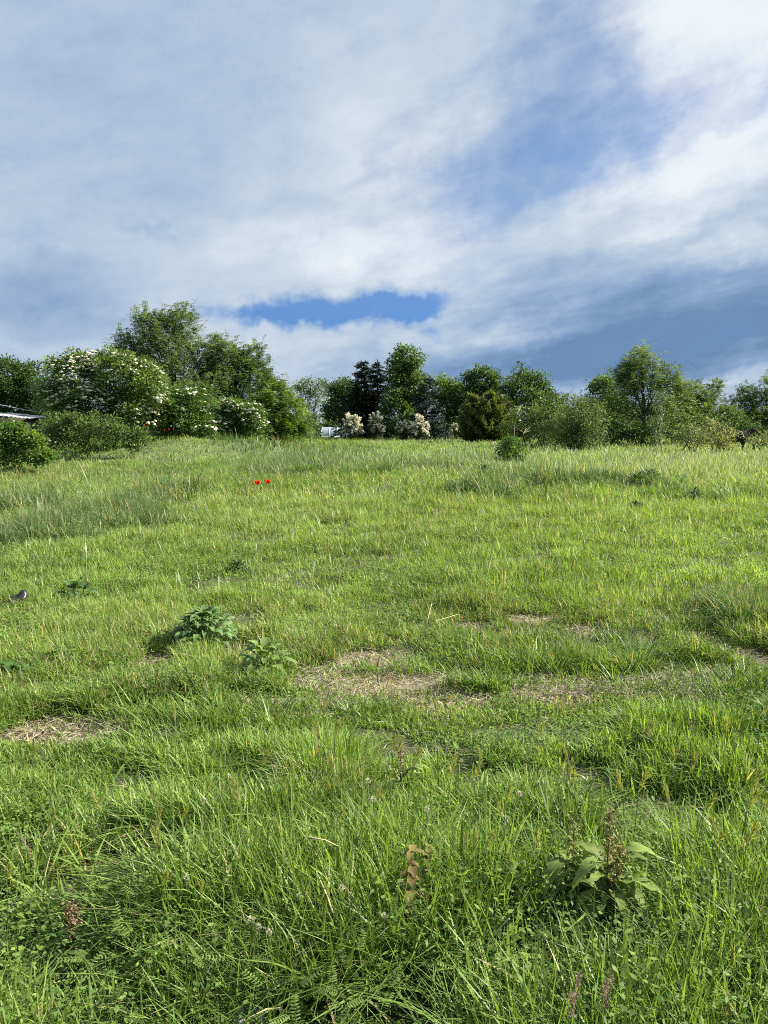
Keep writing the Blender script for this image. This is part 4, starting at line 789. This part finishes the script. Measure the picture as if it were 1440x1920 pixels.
# dead cluster of a spent flower head
c = G(882, 1775); c[2] = float(hfun(c[0], c[1])); g = Geo(); rg = np.random.default_rng(5); m = 90; q = c + [0, 0, .13] + rg.normal(size=(m, 3)) * [.022, .022, .014]
root = empty('spent_flower', c, 'round brown spent flower head beside the brown nettle', 'flower head'); cards(g, q, rg.normal(size=(m, 3)), rg.normal(size=(m, 3)), 0.012 + .008 * rg.random(m), 0.006 + .004 * rg.random(m), np.array([0.30, 0.17, 0.10]) * (0.6 + 0.8 * rg.random((m, 1)))); g.build('flower_head', M_DRY, root, c)
g = Geo(); tube(g, np.array([c, c + [.004, 0, .07], c + [0, 0, .13]]), 0.0025, (0.12, 0.11, 0.05), 5); g.build('stem', M_PLANT, root, c)

# vetch with ladder-like leaves
def make_vetch(label, group, seed):
    rd = random.Random(seed); root = empty('vetch_plant', (0, 0, 0), label, 'vetch', group); lg, sg = Geo(), Geo()
    for s in range(5):
        a = rd.uniform(0, 6.28); hh = rd.uniform(.18, .30); tip = np.array([math.cos(a) * .12, math.sin(a) * .12, hh]); path = limb_path(np.zeros(3), tip, np.random.default_rng(seed + s), 6, .1)
        tube(sg, path, np.linspace(.0022, .0012, 6), (0.07, 0.11, 0.035), 4)
        for lv in range(2, 6):
            p = path[lv]; b_ = rd.uniform(0, 6.28); d = unit(np.array([math.cos(b_), math.sin(b_), rd.uniform(.1, .7)])); ln = rd.uniform(.06, .10); e2 = p + d * ln
            tube(sg, np.array([p, e2]), [.0012, .0008], (0.09, 0.13, 0.04), 4); sd_ = unit(np.cross(d, [0, 0, 1.0])); upn = np.cross(sd_, d); cc = np.array([0.13, 0.205, 0.05]) * rd.uniform(.55, 1.3)
            for j in range(7):
                q = p + d * ln * (0.15 + 0.85 * j / 6)
                for sg_ in (-1, 1):
                    blade_leaf(lg, q, sd_ * sg_ + d * .35, upn, 0.022 * (1 - .3 * abs(j / 6 - .4)), 0.0065, 0.3, .1, 0, cc, seg=3, r=rd, prof=lambda t: math.sin(math.pi * (0.08 + 0.9 * t)) ** .6)
    lg.build('leaves', M_PLANT, root); sg.build('stems', M_PLANT, root); return root
VG = 'vetch plants in the near grass'; VL = 'green vetch plant with small ladder like leaves among near grass blades'
vp = [make_vetch(VL, VG, s) for s in (1, 2, 3)]
spots = [(600, 1800), (680, 1850), (830, 1780), (620, 1700), (540, 1620), (700, 1640), (480, 1830), (1000, 1720), (1400, 1720), (200, 1780), (1240, 1700), (1180, 1850), (1300, 1800), (1380, 1880), (930, 1850), (990, 1560), (880, 1560), (1330, 1640), (1250, 1560), (420, 1690), (1050, 1860), (600, 1550), (740, 1900), (900, 1700), (960, 1800), (860, 1880), (1080, 1820), (1150, 1900), (1280, 1860), (1340, 1760), (1420, 1840), (1220, 1600), (1090, 1520), (780, 1560), (660, 1500), (520, 1720), (380, 1800), (310, 1700), (250, 1850), (130, 1860), (440, 1880), (590, 1890), (790, 1720), (1010, 1640), (1390, 1580), (580, 1670), (640, 1760)]
for i, (px, py) in enumerate(spots):
    c = G(px, py, 0.12); c[2] = float(hfun(c[0], c[1])) - 0.01; s_ = 0.36 + 0.26 * random.random()
    if i < 3: o = vp[i]; o.location = tuple(c); o.rotation_euler = (0, 0, i * 2.0); o.scale = (s_,) * 3
    else: dup(vp[i % 3], c, random.uniform(0, 6.28), None, s_)

# wild barley, clover heads, purple grass heads
def make_barley(label, group, seed):
    rd = random.Random(seed); root = empty('barley_stem', (0, 0, 0), label, 'wild barley', group); g, h = Geo(), Geo(); H = 0.30; path = limb_path(np.zeros(3), np.array([.03, .02, H]), np.random.default_rng(seed), 7, .05); tube(g, path, np.linspace(.0016, .001, 7), (0.12, 0.16, 0.05), 4)
    d = unit(np.array([.35, .2, 1.0])); rg2 = np.random.default_rng(seed); m = 70; u = rg2.random(m); p = path[-1] + d * (0.055 * u)[:, None] + rg2.normal(size=(m, 3)) * .002
    cards(h, p, d + rg2.normal(size=(m, 3)) * .22, rg2.normal(size=(m, 3)), .016 + .022 * rg2.random(m), np.full(m, .0022), np.array([0.26, 0.28, 0.09]) * (0.7 + .6 * rg2.random((m, 1)))); g.build('stalk', M_GRASS, root); h.build('ear', M_GRASS, root); return root
BL = 'slim wild barley stem with a bristly yellow green ear in near grass'
bp_ = [make_barley(BL, 'wild barley ears in the near grass', s) for s in (1, 2)]
rd = random.Random(4); k = 0
for i in range(70):
    px, py = (rd.uniform(700, 1440), rd.uniform(1380, 1700)) if i < 46 else (rd.uniform(0, 700), rd.uniform(1380, 1750)); c = G(px, py + 95); c[2] = float(hfun(c[0], c[1])) - .01
    if i < 2: bp_[i].location = tuple(c)
    else: dup(bp_[i % 2], c, rd.uniform(0, 6.28), None, rd.uniform(.8, 1.15))
def make_head(name, label, cat, group, h, kind, seed):
    rg2 = np.random.default_rng(seed); root = empty(name, (0, 0, 0), label, cat, group); g, s = Geo(), Geo(); tube(s, np.array([[0, 0, 0], [.005, 0, h / 2], [0, 0, h]]), .0014, (0.10, 0.12, 0.05), 4); s.build('stem', M_PLANT, root)
    if kind == 'clover': m = 60; p = np.array([0, 0, h]) + unit(rg2.normal(size=(m, 3))) * .004; cards(g, p, unit(p - [0, 0, h]) + [0, 0, .4], rg2.normal(size=(m, 3)), np.full(m, .006), np.full(m, .003), np.array([0.56, 0.52, 0.38]) * (0.75 + .35 * rg2.random((m, 1))))
    else: m = 80; u = rg2.random(m); p = np.stack([rg2.normal(0, .0035, m), rg2.normal(0, .0035, m), h + .06 * u], 1); cards(g, p, rg2.normal(size=(m, 3)) * .6 + [0, 0, 1], rg2.normal(size=(m, 3)), np.full(m, .010), np.full(m, .003), np.array([0.27, 0.20, 0.15]) * (0.7 + .6 * rg2.random((m, 1))))
    g.build('flower_head', M_PETAL, root); return root
cl = make_head('clover_flower', 'small whitish clover head standing in the near grass', 'clover flower', 'clover heads in the near grass', .2, 'clover', 1)
pts = [(385, 1490), (730, 1440), (560, 1660), (950, 1530), (800, 1530), (755, 1640), (470, 1725), (485, 1725), (505, 1735), (865, 1410), (1090, 1480), (700, 1510), (820, 1410), (690, 1470), (350, 1650), (640, 1680), (720, 1700), (975, 1490), (430, 1450)]
for i, (px, py) in enumerate(pts):
    c = G(px, py, .2 + 0); c[2] = float(hfun(c[0], c[1])) - .005
    if i == 0: cl.location = tuple(c); cl.rotation_euler = (0, 0, 1)
    else: dup(cl, c, i * 1.1, None, .9 + .3 * rd.random())
ph = make_head('purple_grass_head', 'feathery purplish grass head near the bottom right of the view', 'grass head', 'purplish grass heads at the bottom right', .22, 'spike', 2)
for i, (px, py) in enumerate([(1083, 1850), (1142, 1850), (1072, 1890), (1296, 1360), (1135, 1870)]):
    c = G(px, py, .24); c[2] = float(hfun(c[0], c[1])) - .005
    if i == 0: ph.location = tuple(c)
    else: o = dup(ph, c, i * 1.7, 'feathery purplish grass head by the right end of the path' if i == 3 else None, 1.0)

# stone half buried at the bottom, black scrap, bent straw
def stone(label, px, py, r, col, seed):
    import bmesh
    c = G(px, py); c[2] = float(hfun(c[0], c[1])); rg2 = np.random.default_rng(seed); bm = bmesh.new(); bmesh.ops.create_icosphere(bm, subdivisions=4, radius=1)
    for v_ in bm.verts:
        p = np.array(v_.co); n_ = 1 + 0.22 * math.sin(3.1 * p[0] + 2 * p[1] + seed) * math.cos(2.3 * p[2] + p[0]) + 0.06 * math.sin(9 * p[1] + 7 * p[0]); v_.co = Vector((p[0] * r[0] * n_, p[1] * r[1] * n_, p[2] * r[2] * n_))
    me = bpy.data.meshes.new('stone'); bm.to_mesh(me); bm.free(); me.materials.append(plain_mat('stone_grey', col, .9))
    for f in me.polygons: f.use_smooth = True
    o = bpy.data.objects.new('stone', me); C.objects.link(o); o.location = (c[0], c[1], c[2] + r[2] * .25); tag(o, label, 'stone')
stone('pale grey stone half hidden in grass at the bottom edge', 462, 1935, (0.075, 0.06, 0.06), (0.42, 0.41, 0.40), 1)
stone('flat pale stone lying at the left edge of the mown lane', 8, 955, (0.25, 0.2, 0.08), (0.42, 0.38, 0.30), 2)
c = G(38, 1133); c[2] = float(hfun(c[0], c[1])) + 0.10; g = Geo(); nu = 12; V = []
for i in range(nu + 1):
    for j in range(nu + 1):
        u, w_ = i / nu - .5, j / nu - .5; V.append(c + [u * .13 * (1 - .3 * abs(w_)), w_ * .13, .022 * math.sin(6 * u + 3 * w_) + .018 * math.cos(9 * w_ - 2 * u) - .12 * (u * u + w_ * w_)])
g.add(V, [[i * (nu + 1) + j, (i + 1) * (nu + 1) + j, (i + 1) * (nu + 1) + j + 1, i * (nu + 1) + j + 1] for i in range(nu) for j in range(nu)], (0.012, 0.013, 0.018))
o = g.build('plastic_scrap', plain_mat('black_plastic', (0.012, 0.013, 0.018), 0.3), None, c, True); tag(o, 'crumpled scrap of black plastic lying on the grass at the left edge', 'plastic scrap'); sm_ = o.modifiers.new('thick', 'SOLIDIFY'); sm_.thickness = 0.004
def straw(label, pts, h):
    p = np.array([G(a, b, hh) for (a, b), hh in zip(pts, h)]); g = Geo(); pp = limb_path(p[0], p[-1], np.random.default_rng(2), 8, .1) if len(p) == 2 else p; tube(g, pp, np.linspace(.003, .0015, len(pp)), (0.50, 0.42, 0.26), 5); o = g.build('dry_stalk', M_DRY, None, p[0]); tag(o, label, 'dry stalk', 'single dry stalks on the grass')
straw('bent pale dry stalk leaning right below the spent brown flower head', [(897, 1800), (955, 1722)], [.05, .24])
straw('dry stalk arched over the grass above the bare path middle', [(795, 1180), (815, 1165), (858, 1152)], [.12, .2, .16])
straw('long dry stalk leaning beside the bare path middle', [(790, 1200), (800, 1170), (810, 1130)], [.03, .16, .25])
straw('dry curved stalk in the near grass left of middle', [(570, 1568), (610, 1575), (640, 1590)], [.2, .24, .16])
straw('pale stalk standing on the grassy bank below the left trees', [(318, 850), (324, 838)], [.05, .35])
